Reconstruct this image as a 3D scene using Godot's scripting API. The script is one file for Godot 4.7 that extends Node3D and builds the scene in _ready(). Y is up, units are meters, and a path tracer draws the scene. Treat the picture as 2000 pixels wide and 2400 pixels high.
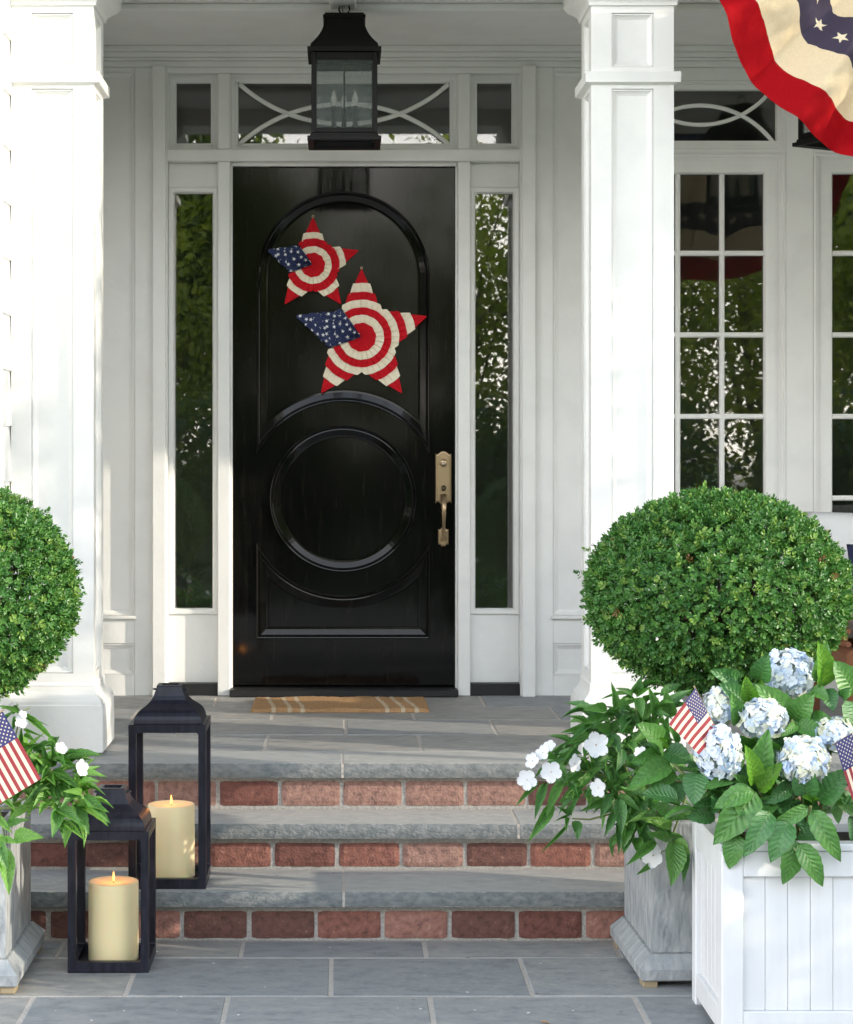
extends Node3D
# A white panelled porch with a glossy black front door, bluestone steps, lanterns and planters.
# y = 0 is the porch floor, z = 0 the face of the door, +z points to the street.

const GROUND := -0.4605
const TREAD_LOW := -0.305
const TREAD_MID := -0.155
const EYE := Vector3(-0.0115, 1.005, 8.5)

var M := {}
var taken := {}
var R := RandomNumberGenerator.new()


# ------------------------------------------------------------------ naming
func numbered(called: String, parent: Node) -> String:
	var key := str(parent.get_instance_id()) + "/" + called
	var n: int = taken.get(key, 0)
	taken[key] = n + 1
	return called if n == 0 else "%s_%03d" % [called, n]


func put(o: Node3D, called: String, parent: Node) -> void:
	o.name = numbered(called, parent)
	parent.add_child(o, true)


func thing(called: String, label: String, category: String, group := "", at := Vector3.ZERO, turn := 0.0) -> Node3D:
	var o := Node3D.new()
	put(o, called, self)
	o.position = at
	o.rotation.y = turn
	tag(o, label, category, group)
	return o


func tag(o: Node, label: String, category: String, group := "") -> void:
	o.set_meta("label", label)
	o.set_meta("category", category)
	if group != "":
		o.set_meta("group", group)


func structure(called: String, s: SurfaceTool, m: Material) -> MeshInstance3D:
	var o := part(called, s, m, self)
	o.set_meta("kind", "structure")
	return o


func part(called: String, s: SurfaceTool, m: Material, parent: Node) -> MeshInstance3D:
	s.generate_normals()
	var o := MeshInstance3D.new()
	o.mesh = s.commit()
	o.material_override = m
	put(o, called, parent)
	return o


func mesh_part(called: String, mesh: Mesh, m: Material, parent: Node, xf := Transform3D.IDENTITY) -> MeshInstance3D:
	var o := MeshInstance3D.new()
	o.mesh = mesh
	if m:
		o.material_override = m
	put(o, called, parent)
	o.transform = xf
	return o


func group_node(called: String, parent: Node, at := Vector3.ZERO) -> Node3D:
	var o := Node3D.new()
	put(o, called, parent)
	o.position = at
	return o


# ------------------------------------------------------------------ geometry
func flat() -> SurfaceTool:
	var s := SurfaceTool.new()
	s.begin(Mesh.PRIMITIVE_TRIANGLES)
	s.set_smooth_group(-1)
	return s


func smooth() -> SurfaceTool:
	var s := SurfaceTool.new()
	s.begin(Mesh.PRIMITIVE_TRIANGLES)
	s.set_smooth_group(0)
	return s


func tri(s: SurfaceTool, a: Vector3, b: Vector3, c: Vector3) -> void:   # counter-clockwise from outside
	s.add_vertex(a)
	s.add_vertex(c)
	s.add_vertex(b)


func quad(s: SurfaceTool, a: Vector3, b: Vector3, c: Vector3, d: Vector3) -> void:
	tri(s, a, b, c)
	tri(s, a, c, d)


# box with chamfered edges
func box(s: SurfaceTool, lo: Vector3, hi: Vector3, c := 0.0) -> void:
	var m := (lo + hi) * 0.5
	var h := (hi - lo) * 0.5
	c = minf(c, minf(h.x, minf(h.y, h.z)) * 0.45)
	for ax in 3:
		for sg in [-1.0, 1.0]:
			var u := (ax + 1) % 3
			var v := (ax + 2) % 3
			var p: Array[Vector3] = []
			for k in [[-1, -1], [1, -1], [1, 1], [-1, 1]]:
				var q := Vector3.ZERO
				q[ax] = sg * h[ax]
				q[u] = k[0] * (h[u] - c)
				q[v] = k[1] * (h[v] - c)
				p.append(m + q)
			if sg > 0:
				quad(s, p[0], p[1], p[2], p[3])
			else:
				quad(s, p[3], p[2], p[1], p[0])
	if c <= 0.0:
		return
	for ax in 3:                                   # twelve edges, running along axis ax
		var u := (ax + 1) % 3
		var v := (ax + 2) % 3
		for k in [[-1, -1], [1, -1], [1, 1], [-1, 1]]:
			var a := Vector3.ZERO
			a[u] = k[0] * h[u]
			a[v] = k[1] * (h[v] - c)
			var b := Vector3.ZERO
			b[u] = k[0] * (h[u] - c)
			b[v] = k[1] * h[v]
			var e := Vector3.ZERO
			e[ax] = h[ax] - c
			edge_quad(s, m, m + a - e, m + b - e, m + b + e, m + a + e)
	for sx in [-1.0, 1.0]:
		for sy in [-1.0, 1.0]:
			for sz in [-1.0, 1.0]:
				var a := m + Vector3(sx * h.x, sy * (h.y - c), sz * (h.z - c))
				var b := m + Vector3(sx * (h.x - c), sy * h.y, sz * (h.z - c))
				var d := m + Vector3(sx * (h.x - c), sy * (h.y - c), sz * h.z)
				if sx * sy * sz > 0:
					tri(s, a, b, d)
				else:
					tri(s, a, d, b)


func edge_quad(s: SurfaceTool, m: Vector3, a: Vector3, b: Vector3, c: Vector3, d: Vector3) -> void:
	var n := (b - a).cross(c - a)
	if n.dot((a + c) * 0.5 - m) < 0:
		quad(s, d, c, b, a)
	else:
		quad(s, a, b, c, d)


func bx(x0: float, x1: float, y0: float, y1: float, z0: float, z1: float, c := 0.002) -> SurfaceTool:
	var s := flat()
	box(s, Vector3(minf(x0, x1), y0, z0), Vector3(maxf(x0, x1), y1, z1), c)
	return s


# inset of a closed counter-clockwise outline, mitred at its corners
func inset(p: PackedVector2Array, d: float) -> PackedVector2Array:
	var out := PackedVector2Array()
	var n := p.size()
	for i in n:
		var e0 := (p[i] - p[(i + n - 1) % n]).normalized()
		var e1 := (p[(i + 1) % n] - p[i]).normalized()
		var n0 := Vector2(-e0.y, e0.x)
		var n1 := Vector2(-e1.y, e1.x)
		var k := maxf(0.06, 1.0 + n0.dot(n1))
		out.append(p[i] + (n0 + n1) / k * d)
	return out


# a moulding run round an outline: prof = [(distance inwards, height)], xf lays the outline's plane in space
func ring(s: SurfaceTool, p: PackedVector2Array, prof: Array, xf := Transform3D.IDENTITY, tip := []) -> void:
	var n := p.size()
	var a := inset(p, prof[0].x)
	for j in range(1, prof.size()):
		var b := inset(p, prof[j].x)
		if not tip.is_empty():
			b = mitred(b, prof[j].x, tip)
		for i in n:
			var k := (i + 1) % n
			quad(s, xf * Vector3(a[i].x, a[i].y, prof[j - 1].y), xf * Vector3(a[k].x, a[k].y, prof[j - 1].y), xf * Vector3(b[k].x, b[k].y, prof[j].y), xf * Vector3(b[i].x, b[i].y, prof[j].y))
		a = b


func fill(s: SurfaceTool, p: PackedVector2Array, z: float, xf := Transform3D.IDENTITY) -> void:
	var ix := Geometry2D.triangulate_polygon(p)
	for t in range(0, ix.size(), 3):
		var a := p[ix[t]]
		var b := p[ix[t + 1]]
		var c := p[ix[t + 2]]
		if (b - a).cross(c - a) < 0:
			var q := b
			b = c
			c = q
		tri(s, xf * Vector3(a.x, a.y, z), xf * Vector3(b.x, b.y, z), xf * Vector3(c.x, c.y, z))


# outline points that slid past the corner between a straight side and the big circle gather in one mitre
func mitred(q: PackedVector2Array, e: float, tip: Array) -> PackedVector2Array:
	var c: Vector2 = tip[0]
	var hw: float = tip[1]
	var rb: float = tip[2]
	var up: float = tip[3]
	var out := PackedVector2Array()
	var dy := sqrt((rb + e) * (rb + e) - (hw - e) * (hw - e))
	for v in q:
		var past: bool = absf(v.x - c.x) > hw - e - 1e-5 and ((up > 0.0 and v.y < 1.70) or (up < 0.0 and v.y > 0.231 + e + 0.01))
		out.append(Vector2(c.x + signf(v.x - c.x) * (hw - e), c.y + up * dy) if past else v)
	return out


func clean(p: PackedVector2Array) -> PackedVector2Array:      # drops points that fall on their neighbour
	var out := PackedVector2Array()
	for i in p.size():
		if p[i].distance_to(p[(i + p.size() - 1) % p.size()]) > 1e-5:
			out.append(p[i])
	return out


func rect(x0: float, x1: float, y0: float, y1: float) -> PackedVector2Array:
	return PackedVector2Array([Vector2(minf(x0, x1), y0), Vector2(maxf(x0, x1), y0), Vector2(maxf(x0, x1), y1), Vector2(minf(x0, x1), y1)])


# stacked squares: list = [(half width, y)]
func tower(s: SurfaceTool, list: Array, c := Vector3.ZERO, closed := true, hz := 1.0) -> void:
	var cor := func(w: float, y: float) -> Array: return [c + Vector3(w, y, w * hz), c + Vector3(w, y, -w * hz), c + Vector3(-w, y, -w * hz), c + Vector3(-w, y, w * hz)]
	for j in range(1, list.size()):
		var a: Array = cor.call(list[j - 1].x, list[j - 1].y)
		var b: Array = cor.call(list[j].x, list[j].y)
		for i in 4:
			var k := (i + 1) % 4
			quad(s, a[i], a[k], b[k], b[i])
	if closed:
		var a: Array = cor.call(list[0].x, list[0].y)
		quad(s, a[3], a[2], a[1], a[0])
		var l = list[list.size() - 1]
		var b: Array = cor.call(l.x, l.y)
		quad(s, b[0], b[1], b[2], b[3])


# turned shape: list = [(radius, y)]
func lathe(s: SurfaceTool, list: Array, n := 32, c := Vector3.ZERO) -> void:
	for j in range(1, list.size()):
		for i in n:
			var t0 := TAU * i / n
			var t1 := TAU * (i + 1) / n
			var r0: float = list[j - 1].x
			var r1: float = list[j].x
			var y0: float = list[j - 1].y
			var y1: float = list[j].y
			var a := c + Vector3(cos(t0) * r0, y0, sin(t0) * r0)
			var b := c + Vector3(cos(t1) * r0, y0, sin(t1) * r0)
			var d := c + Vector3(cos(t1) * r1, y1, sin(t1) * r1)
			var e := c + Vector3(cos(t0) * r1, y1, sin(t0) * r1)
			if r0 > 1e-6:
				tri(s, b, a, d)
			if r1 > 1e-6:
				tri(s, a, e, d)


func tube(s: SurfaceTool, p: Array, r0: float, r1: float, n := 8) -> void:
	var loops := []
	for i in p.size():
		var d: Vector3 = (p[mini(i + 1, p.size() - 1)] - p[maxi(i - 1, 0)]).normalized()
		var u := d.cross(Vector3.UP if absf(d.y) < 0.9 else Vector3.RIGHT).normalized()
		var v := d.cross(u)
		var r := lerpf(r0, r1, float(i) / maxi(1, p.size() - 1))
		var l := []
		for k in n:
			var t := TAU * k / n
			l.append(p[i] + (u * cos(t) + v * sin(t)) * r)
		loops.append(l)
	for i in range(1, p.size()):
		for k in n:
			var k2 := (k + 1) % n
			quad(s, loops[i - 1][k], loops[i][k], loops[i][k2], loops[i - 1][k2])
	for k in range(1, n - 1):
		tri(s, loops[0][0], loops[0][k], loops[0][k + 1])
		tri(s, loops[-1][0], loops[-1][k + 1], loops[-1][k])


# flat bar of width w that follows a line in the xy plane, between z0 and z1
func strip(s: SurfaceTool, p: PackedVector2Array, w: float, z0: float, z1: float, c := 0.003) -> void:
	var cross := [Vector2(-w / 2, z0), Vector2(-w / 2, z1 - c), Vector2(-w / 2 + c, z1), Vector2(w / 2 - c, z1), Vector2(w / 2, z1 - c), Vector2(w / 2, z0)]
	var loops := []
	for i in p.size():
		var d := (p[mini(i + 1, p.size() - 1)] - p[maxi(i - 1, 0)]).normalized()
		var n := Vector2(-d.y, d.x)
		var l := []
		for q in cross:
			var e: Vector2 = p[i] + n * q.x
			l.append(Vector3(e.x, e.y, q.y))
		loops.append(l)
	for i in range(1, p.size()):
		for k in cross.size() - 1:
			quad(s, loops[i - 1][k + 1], loops[i - 1][k], loops[i][k], loops[i][k + 1])


func arc(c: Vector2, r: float, a0: float, a1: float, n: int) -> PackedVector2Array:
	var out := PackedVector2Array()
	for i in n + 1:
		var t := deg_to_rad(lerpf(a0, a1, float(i) / n))
		out.append(c + Vector2(cos(t), sin(t)) * r)
	return out


# ------------------------------------------------------------------ materials
func noise(seed_: int, freq: float, stops: Array, size := 512, oct := 4, kind := FastNoiseLite.TYPE_SIMPLEX_SMOOTH, gain := 0.5) -> NoiseTexture2D:
	var f := FastNoiseLite.new()
	f.seed = seed_
	f.frequency = freq
	f.noise_type = kind
	f.fractal_octaves = oct
	f.fractal_gain = gain
	var t := NoiseTexture2D.new()
	t.width = size
	t.height = size
	t.seamless = true
	t.noise = f
	var g := Gradient.new()
	var off := PackedFloat32Array()
	var col := PackedColorArray()
	for q in stops:
		off.append(q[0])
		col.append(q[1])
	g.offsets = off
	g.colors = col
	t.color_ramp = g
	return t


func bumps(seed_: int, freq: float, strength: float, size := 512, oct := 4) -> NoiseTexture2D:
	var f := FastNoiseLite.new()
	f.seed = seed_
	f.frequency = freq
	f.fractal_octaves = oct
	var t := NoiseTexture2D.new()
	t.width = size
	t.height = size
	t.seamless = true
	t.noise = f
	t.as_normal_map = true
	t.bump_strength = strength
	return t


func lin(r: float, g: float, b: float) -> Color:
	return Color(r, g, b).linear_to_srgb()


func mat(c: Color, rough: float, metal := 0.0, spec := 0.5) -> StandardMaterial3D:
	var m := StandardMaterial3D.new()
	m.albedo_color = c
	m.roughness = rough
	m.metallic = metal
	m.metallic_specular = spec
	m.cull_mode = BaseMaterial3D.CULL_DISABLED
	return m


func tri_mat(tex: Texture2D, rough: float, scale: Vector3, nrm: Texture2D = null, nscale := 0.5, tint := Color.WHITE) -> StandardMaterial3D:
	var m := mat(tint, rough)
	m.albedo_texture = tex
	m.uv1_triplanar = true
	m.uv1_world_triplanar = true
	m.uv1_scale = scale
	if nrm:
		m.normal_enabled = true
		m.normal_texture = nrm
		m.normal_scale = nscale
	return m


func star_points(c: Vector2, r: float, turn: float) -> PackedVector2Array:
	var p := PackedVector2Array()
	for k in 10:
		var t := turn + PI * k / 5.0
		p.append(c + Vector2(sin(t), -cos(t)) * (r if k % 2 == 0 else r * 0.42))
	return p


func stamp(im: Image, poly: PackedVector2Array, col: Color) -> void:
	var lo := poly[0]
	var hi := poly[0]
	for q in poly:
		lo = lo.min(q)
		hi = hi.max(q)
	for y in range(maxi(0, int(lo.y)), mini(im.get_height() - 1, int(hi.y) + 1) + 1):
		for x in range(maxi(0, int(lo.x)), mini(im.get_width() - 1, int(hi.x) + 1) + 1):
			if Geometry2D.is_point_in_polygon(Vector2(x + 0.5, y + 0.5), poly):
				im.set_pixel(x, y, col)


func flag_texture(red: Color, white: Color, blue: Color) -> ImageTexture:
	var w := 494
	var h := 325
	var im := Image.create(w, h, false, Image.FORMAT_RGB8)
	for k in 13:
		im.fill_rect(Rect2i(0, k * 25, w, 25), red if k % 2 == 0 else white)
	im.fill_rect(Rect2i(0, 0, 200, 175), blue)
	for row in 9:
		for k in (6 if row % 2 == 0 else 5):
			stamp(im, star_points(Vector2(17 + k * 33.2 + (0.0 if row % 2 == 0 else 16.6), 18 + row * 17.4), 8.5, 0.0), white)
	weave(im, 91)
	im.generate_mipmaps()
	return ImageTexture.create_from_image(im)


func weave(im: Image, seed_: int) -> void:      # thread by thread variation of the dye
	var r := RandomNumberGenerator.new()
	r.seed = seed_
	for y in im.get_height():
		for x in im.get_width():
			var c := im.get_pixel(x, y)
			var k := 1.0 + r.randf_range(-0.05, 0.05) + (0.03 if (x / 2 + y / 2) % 2 == 0 else -0.03)
			im.set_pixel(x, y, Color(c.r * k, c.g * k, c.b * k))


func starry_cloth(size: int, n: int, r: float, blue: Color, white: Color, seed_: int) -> ImageTexture:
	var im := Image.create(size, size, false, Image.FORMAT_RGB8)
	im.fill(blue)
	var rr := RandomNumberGenerator.new()
	rr.seed = seed_
	for i in n:
		for j in n:
			var c := Vector2((i + 0.5 + (0.25 if j % 2 == 0 else -0.25)) * size / n, (j + 0.5) * size / n)
			stamp(im, star_points(c, r, rr.randf() * 0.7), white)
	weave(im, seed_)
	return ImageTexture.create_from_image(im)


func leaf_texture(base: Color, vein: Color, rib_pairs: int, slant: float, seed_: int) -> Array:
	var w := 96
	var h := 192
	var im := Image.create(w, h, false, Image.FORMAT_RGB8)
	var hm := Image.create(w, h, false, Image.FORMAT_RGB8)
	var f := FastNoiseLite.new()
	f.seed = seed_
	f.frequency = 0.05
	for y in h:
		for x in w:
			var u := absf((x + 0.5) / w - 0.5) * 2.0
			var v := 1.0 - (y + 0.5) / h            # 0 at the stalk, 1 at the tip
			var k := fposmod((v - u * slant * (1.0 - 0.35 * u)) * rib_pairs, 1.0)
			var side := clampf(1.0 - absf(k - 0.5) * 14.0, 0.0, 1.0) * (1.0 - u * 0.6)
			var mid := clampf(1.0 - u * 22.0 / (1.3 - v), 0.0, 1.0)
			var q := maxf(mid, side * 0.55)
			var n := 1.0 + 0.16 * f.get_noise_2d(x, y)
			var c := base.lerp(vein, q * 0.6)
			im.set_pixel(x, y, Color(c.r * n, c.g * n, c.b * n))
			var hgt := 0.5 + 0.35 * cos((k - 0.5) * TAU + PI) * (1.0 - u * 0.5) - mid * 0.4
			hm.set_pixel(x, y, Color(hgt, hgt, hgt))
	hm.bump_map_to_normal_map(3.0)
	return [ImageTexture.create_from_image(im), ImageTexture.create_from_image(hm)]


func leaf_material(base: Color, vein: Color, ribs: int, slant: float, seed_: int, rough: float, back: Color) -> StandardMaterial3D:
	var t := leaf_texture(base, vein, ribs, slant, seed_)
	var m := mat(Color.WHITE, rough)
	m.albedo_texture = t[0]
	m.normal_enabled = true
	m.normal_texture = t[1]
	m.normal_scale = 0.8
	m.backlight_enabled = true
	m.backlight = back
	return m


func make_materials() -> void:
	var w1 := lin(0.84, 0.84, 0.82)
	var w2 := lin(0.80, 0.80, 0.78)
	M.white = tri_mat(noise(3, 0.008, [[0.2, w2], [0.55, w1], [1.0, w1]]), 0.42, Vector3(0.9, 0.9, 0.9), bumps(4, 0.06, 2.0), 0.12)
	M.ceiling = tri_mat(noise(5, 0.01, [[0.2, lin(0.79, 0.79, 0.76)], [0.8, lin(0.83, 0.83, 0.80)]]), 0.6, Vector3(0.8, 0.8, 0.8), bumps(4, 0.06, 2.0), 0.1)
	# glossy black enamel laid on with a brush: long faint strokes
	var brush := bumps(8, 0.03, 1.6, 512, 2)
	M.black_gloss = tri_mat(noise(9, 0.02, [[0.3, lin(0.004, 0.004, 0.004)], [0.8, lin(0.007, 0.0065, 0.006)], [0.97, lin(0.014, 0.010, 0.007)]]), 0.07, Vector3(4, 0.35, 4), brush, 0.016)
	M.black_gloss.metallic_specular = 0.34
	M.black = mat(lin(0.012, 0.012, 0.013), 0.45)
	M.black_lamp = tri_mat(noise(12, 0.05, [[0.2, lin(0.005, 0.005, 0.005)], [0.9, lin(0.010, 0.010, 0.009)]]), 0.5, Vector3(3, 3, 3), bumps(13, 0.2, 2.0), 0.15)
	M.black_lamp.metallic_specular = 0.3
	M.navy_metal = tri_mat(noise(14, 0.02, [[0.2, lin(0.010, 0.010, 0.016)], [0.8, lin(0.022, 0.021, 0.034)]]), 0.36, Vector3(4, 1, 4), bumps(15, 0.03, 1.5), 0.12)
	M.navy_metal.metallic_specular = 0.38
	M.bronze = mat(lin(0.42, 0.31, 0.19), 0.33, 0.9)
	M.bronze_dark = mat(lin(0.10, 0.075, 0.05), 0.4, 0.8)
	M.steel = mat(lin(0.55, 0.52, 0.46), 0.3, 1.0)
	M.glass = mat(Color(0.20, 0.24, 0.22, 0.04), 0.01, 0.0, 0.7)
	M.glass.transparency = BaseMaterial3D.TRANSPARENCY_ALPHA
	M.seeded = mat(Color(0.45, 0.52, 0.50, 0.14), 0.05, 0.0, 0.7)
	M.seeded.transparency = BaseMaterial3D.TRANSPARENCY_ALPHA
	M.seeded.normal_enabled = true
	M.seeded.normal_texture = bumps(16, 0.09, 10.0, 256, 2)
	M.seeded.normal_scale = 1.0
	M.seeded.uv1_triplanar = true
	M.seeded.uv1_world_triplanar = true
	M.seeded.uv1_scale = Vector3(5, 5, 5)
	M.bulb = mat(Color(0.95, 0.95, 0.92, 0.3), 0.05)
	M.bulb.transparency = BaseMaterial3D.TRANSPARENCY_ALPHA
	M.inside = mat(lin(0.30, 0.28, 0.25), 0.9)
	# bluestone in four casts, with cleft grain running along the slabs
	M.stone = []
	var cast := [[0.305, 0.310, 0.314], [0.335, 0.332, 0.325], [0.272, 0.281, 0.291], [0.325, 0.316, 0.303]]
	for k in 4:
		var a: Array = cast[k]
		var t := noise(20 + k, 0.010, [[0.10, lin(a[0] * 0.74, a[1] * 0.75, a[2] * 0.76)], [0.42, lin(a[0], a[1], a[2])], [0.62, lin(a[0] * 1.06, a[1] * 1.05, a[2] * 1.03)], [0.84, lin(a[0] * 1.22, a[1] * 1.18, a[2] * 1.12)], [0.97, lin(a[0] * 1.8, a[1] * 1.7, a[2] * 1.6)]], 1024, 7, FastNoiseLite.TYPE_SIMPLEX_SMOOTH, 0.66)
		var m := tri_mat(t, 0.62, Vector3(0.8, 1.6, 1.5), bumps(24 + k, 0.03, 5.0, 1024, 6), 0.30)
		m.uv1_offset = Vector3(0.31 * k, 0.17 * k, 0.53 * k)
		M.stone.append(m)
	# thermal-finished treads are cut from a paler, warmer bed
	M.tread = []
	for k in 2:
		var a: Array = [[0.40, 0.395, 0.38], [0.365, 0.37, 0.365]][k]
		var t := noise(36 + k, 0.012, [[0.10, lin(a[0] * 0.85, a[1] * 0.86, a[2] * 0.87)], [0.45, lin(a[0], a[1], a[2])], [0.9, lin(a[0] * 1.13, a[1] * 1.12, a[2] * 1.1)]], 1024, 7, FastNoiseLite.TYPE_SIMPLEX_SMOOTH, 0.62)
		M.tread.append(tri_mat(t, 0.66, Vector3(0.7, 1.6, 1.7), bumps(38 + k, 0.05, 5.0, 512, 5), 0.25))
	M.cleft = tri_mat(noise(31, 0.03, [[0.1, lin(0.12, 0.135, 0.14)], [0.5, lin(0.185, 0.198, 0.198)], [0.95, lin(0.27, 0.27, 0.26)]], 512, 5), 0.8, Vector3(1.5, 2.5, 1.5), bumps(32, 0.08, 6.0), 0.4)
	M.mortar = tri_mat(noise(33, 0.05, [[0.1, lin(0.30, 0.28, 0.26)], [0.9, lin(0.46, 0.44, 0.40)]], 512, 5), 0.95, Vector3(3, 3, 3), bumps(34, 0.12, 5.0), 0.5)
	M.joint = tri_mat(noise(35, 0.05, [[0.1, lin(0.44, 0.39, 0.35)], [0.9, lin(0.60, 0.55, 0.50)]], 512, 5), 0.95, Vector3(3, 3, 3), bumps(34, 0.12, 5.0), 0.5)
	# weathered brick with lime bloom
	M.brick = []
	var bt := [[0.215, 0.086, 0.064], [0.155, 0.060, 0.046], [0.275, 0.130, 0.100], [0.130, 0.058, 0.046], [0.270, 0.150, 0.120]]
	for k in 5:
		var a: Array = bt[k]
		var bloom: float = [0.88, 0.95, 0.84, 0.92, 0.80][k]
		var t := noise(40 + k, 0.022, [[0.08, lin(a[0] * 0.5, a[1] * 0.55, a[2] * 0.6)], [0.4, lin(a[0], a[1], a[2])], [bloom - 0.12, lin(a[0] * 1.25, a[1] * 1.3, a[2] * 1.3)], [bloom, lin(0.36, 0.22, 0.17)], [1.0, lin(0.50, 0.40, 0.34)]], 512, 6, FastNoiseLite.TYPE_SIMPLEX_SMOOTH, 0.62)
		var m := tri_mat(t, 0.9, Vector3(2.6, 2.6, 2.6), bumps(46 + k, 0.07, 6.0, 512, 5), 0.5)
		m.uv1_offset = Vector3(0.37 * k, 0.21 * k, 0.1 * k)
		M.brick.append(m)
	# aged zinc-grey planter: streaks that run down the faces
	M.planter = tri_mat(noise(55, 0.016, [[0.05, lin(0.20, 0.22, 0.235)], [0.40, lin(0.315, 0.335, 0.345)], [0.64, lin(0.37, 0.38, 0.385)], [0.97, lin(0.50, 0.50, 0.49)]], 1024, 6), 0.75, Vector3(1.7, 0.45, 1.7), bumps(56, 0.08, 5.0), 0.35)
	M.wood_foot = mat(lin(0.32, 0.25, 0.15), 0.85)
	M.white_wood = tri_mat(noise(58, 0.01, [[0.1, lin(0.73, 0.73, 0.74)], [0.9, lin(0.78, 0.78, 0.78)]]), 0.38, Vector3(4, 0.4, 4), bumps(59, 0.03, 2.0), 0.10)
	M.soil = tri_mat(noise(60, 0.08, [[0.1, lin(0.02, 0.014, 0.010)], [0.9, lin(0.07, 0.045, 0.03)]]), 1.0, Vector3(4, 4, 4), bumps(61, 0.1, 10.0), 1.0)
	M.wax = mat(lin(0.86, 0.72, 0.42), 0.42)
	M.wax.subsurf_scatter_enabled = true
	M.wax.subsurf_scatter_strength = 0.35
	M.flame = mat(lin(1.0, 0.75, 0.35), 0.5)
	M.flame.emission_enabled = true
	M.flame.emission = Color(1.0, 0.62, 0.22)
	M.flame.emission_energy_multiplier = 2.2
	M.jute = tri_mat(noise(63, 0.06, [[0.1, lin(0.32, 0.17, 0.075)], [0.5, lin(0.47, 0.27, 0.125)], [0.9, lin(0.60, 0.38, 0.19)]], 512, 5), 0.95, Vector3(2.2, 6, 6), bumps(64, 0.12, 9.0), 1.0)
	M.jute_cream = tri_mat(noise(65, 0.06, [[0.1, lin(0.55, 0.43, 0.28)], [0.9, lin(0.72, 0.60, 0.44)]], 512, 5), 0.95, Vector3(4, 6, 6), bumps(64, 0.12, 9.0), 1.0)
	M.red = tri_mat(noise(66, 0.03, [[0.1, lin(0.30, 0.003, 0.007)], [0.9, lin(0.38, 0.005, 0.010)]]), 0.8, Vector3(6, 6, 6), bumps(67, 0.3, 4.0), 0.35)
	M.cream = tri_mat(noise(68, 0.03, [[0.1, lin(0.70, 0.57, 0.38)], [0.9, lin(0.78, 0.66, 0.46)]]), 0.8, Vector3(6, 6, 6), bumps(67, 0.3, 4.0), 0.35)
	for k in ["red", "cream"]:
		M[k].metallic_specular = 0.2
		M[k].backlight_enabled = true
		M[k].backlight = Color(0.25, 0.25, 0.25)
	M.star_red = tri_mat(noise(72, 0.03, [[0.1, lin(0.50, 0.010, 0.018)], [0.9, lin(0.60, 0.016, 0.026)]]), 0.8, Vector3(6, 6, 6), bumps(67, 0.3, 4.0), 0.35)  # brighter copies of red and cream, making up in colour for dim light
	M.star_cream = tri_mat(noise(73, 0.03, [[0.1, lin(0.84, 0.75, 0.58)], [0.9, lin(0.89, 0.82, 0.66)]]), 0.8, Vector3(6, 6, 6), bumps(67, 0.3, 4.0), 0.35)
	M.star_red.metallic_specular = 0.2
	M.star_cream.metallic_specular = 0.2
	M.navy_stars = mat(Color.WHITE, 0.8)
	M.navy_stars.albedo_texture = starry_cloth(512, 6, 26.0, lin(0.022, 0.034, 0.105), lin(0.82, 0.82, 0.80), 71)
	M.navy_band = mat(Color.WHITE, 0.8)
	var im := Image.create(1024, 96, false, Image.FORMAT_RGB8)
	im.fill(lin(0.040, 0.030, 0.062))
	for k in 22:
		stamp(im, star_points(Vector2((k + 0.5) * 1024.0 / 22, 48 + 9 * sin(k * 1.9)), 15.0, 0.3 * sin(k * 2.3)), lin(0.80, 0.70, 0.50))
	weave(im, 5)
	M.navy_band.albedo_texture = ImageTexture.create_from_image(im)
	M.flag_near = mat(Color.WHITE, 0.75)
	M.flag_near.albedo_texture = flag_texture(lin(0.26, 0.026, 0.036), lin(0.70, 0.58, 0.43), lin(0.030, 0.034, 0.125))
	M.flag_near.backlight_enabled = true
	M.flag_near.backlight = Color(0.2, 0.2, 0.2)
	M.leaf = []        # hydrangea
	M.leaf.append(leaf_material(lin(0.090, 0.235, 0.050), lin(0.26, 0.43, 0.15), 9, 0.28, 81, 0.42, Color(0.45, 0.6, 0.1)))
	M.leaf.append(leaf_material(lin(0.066, 0.190, 0.055), lin(0.22, 0.38, 0.14), 9, 0.28, 82, 0.40, Color(0.4, 0.55, 0.12)))
	M.leaf.append(leaf_material(lin(0.130, 0.300, 0.030), lin(0.30, 0.46, 0.09), 9, 0.28, 83, 0.45, Color(0.6, 0.8, 0.1)))  # lime copy: buds, and backlit leaves whose glow is put into colour
	M.thin_leaf = []   # impatiens
	M.thin_leaf.append(leaf_material(lin(0.105, 0.255, 0.052), lin(0.22, 0.39, 0.12), 10, 0.40, 84, 0.42, Color(0.5, 0.7, 0.12)))
	M.thin_leaf.append(leaf_material(lin(0.075, 0.200, 0.050), lin(0.18, 0.33, 0.11), 10, 0.40, 85, 0.40, Color(0.45, 0.6, 0.12)))
	M.thin_leaf.append(leaf_material(lin(0.185, 0.375, 0.075), lin(0.34, 0.52, 0.17), 10, 0.40, 86, 0.45, Color(0.6, 0.8, 0.12)))  # paler copy; on the left plant it stands in for sun
	M.stem = mat(lin(0.16, 0.20, 0.06), 0.6)
	M.bloom_core = mat(lin(0.42, 0.50, 0.42), 0.8)
	M.petal = mat(lin(0.80, 0.80, 0.81), 0.6)
	M.flower_eye = mat(lin(0.55, 0.42, 0.30), 0.7)
	M.petal.backlight_enabled = true
	M.petal.backlight = Color(0.6, 0.6, 0.62)
	M.floret = mat(Color.WHITE, 0.6)
	M.floret.vertex_color_use_as_albedo = true
	M.floret.backlight_enabled = true
	M.floret.backlight = Color(0.4, 0.4, 0.4)
	M.boxleaf = mat(Color.WHITE, 0.36)
	M.boxleaf.vertex_color_use_as_albedo = true
	M.boxleaf.backlight_enabled = true
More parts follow.
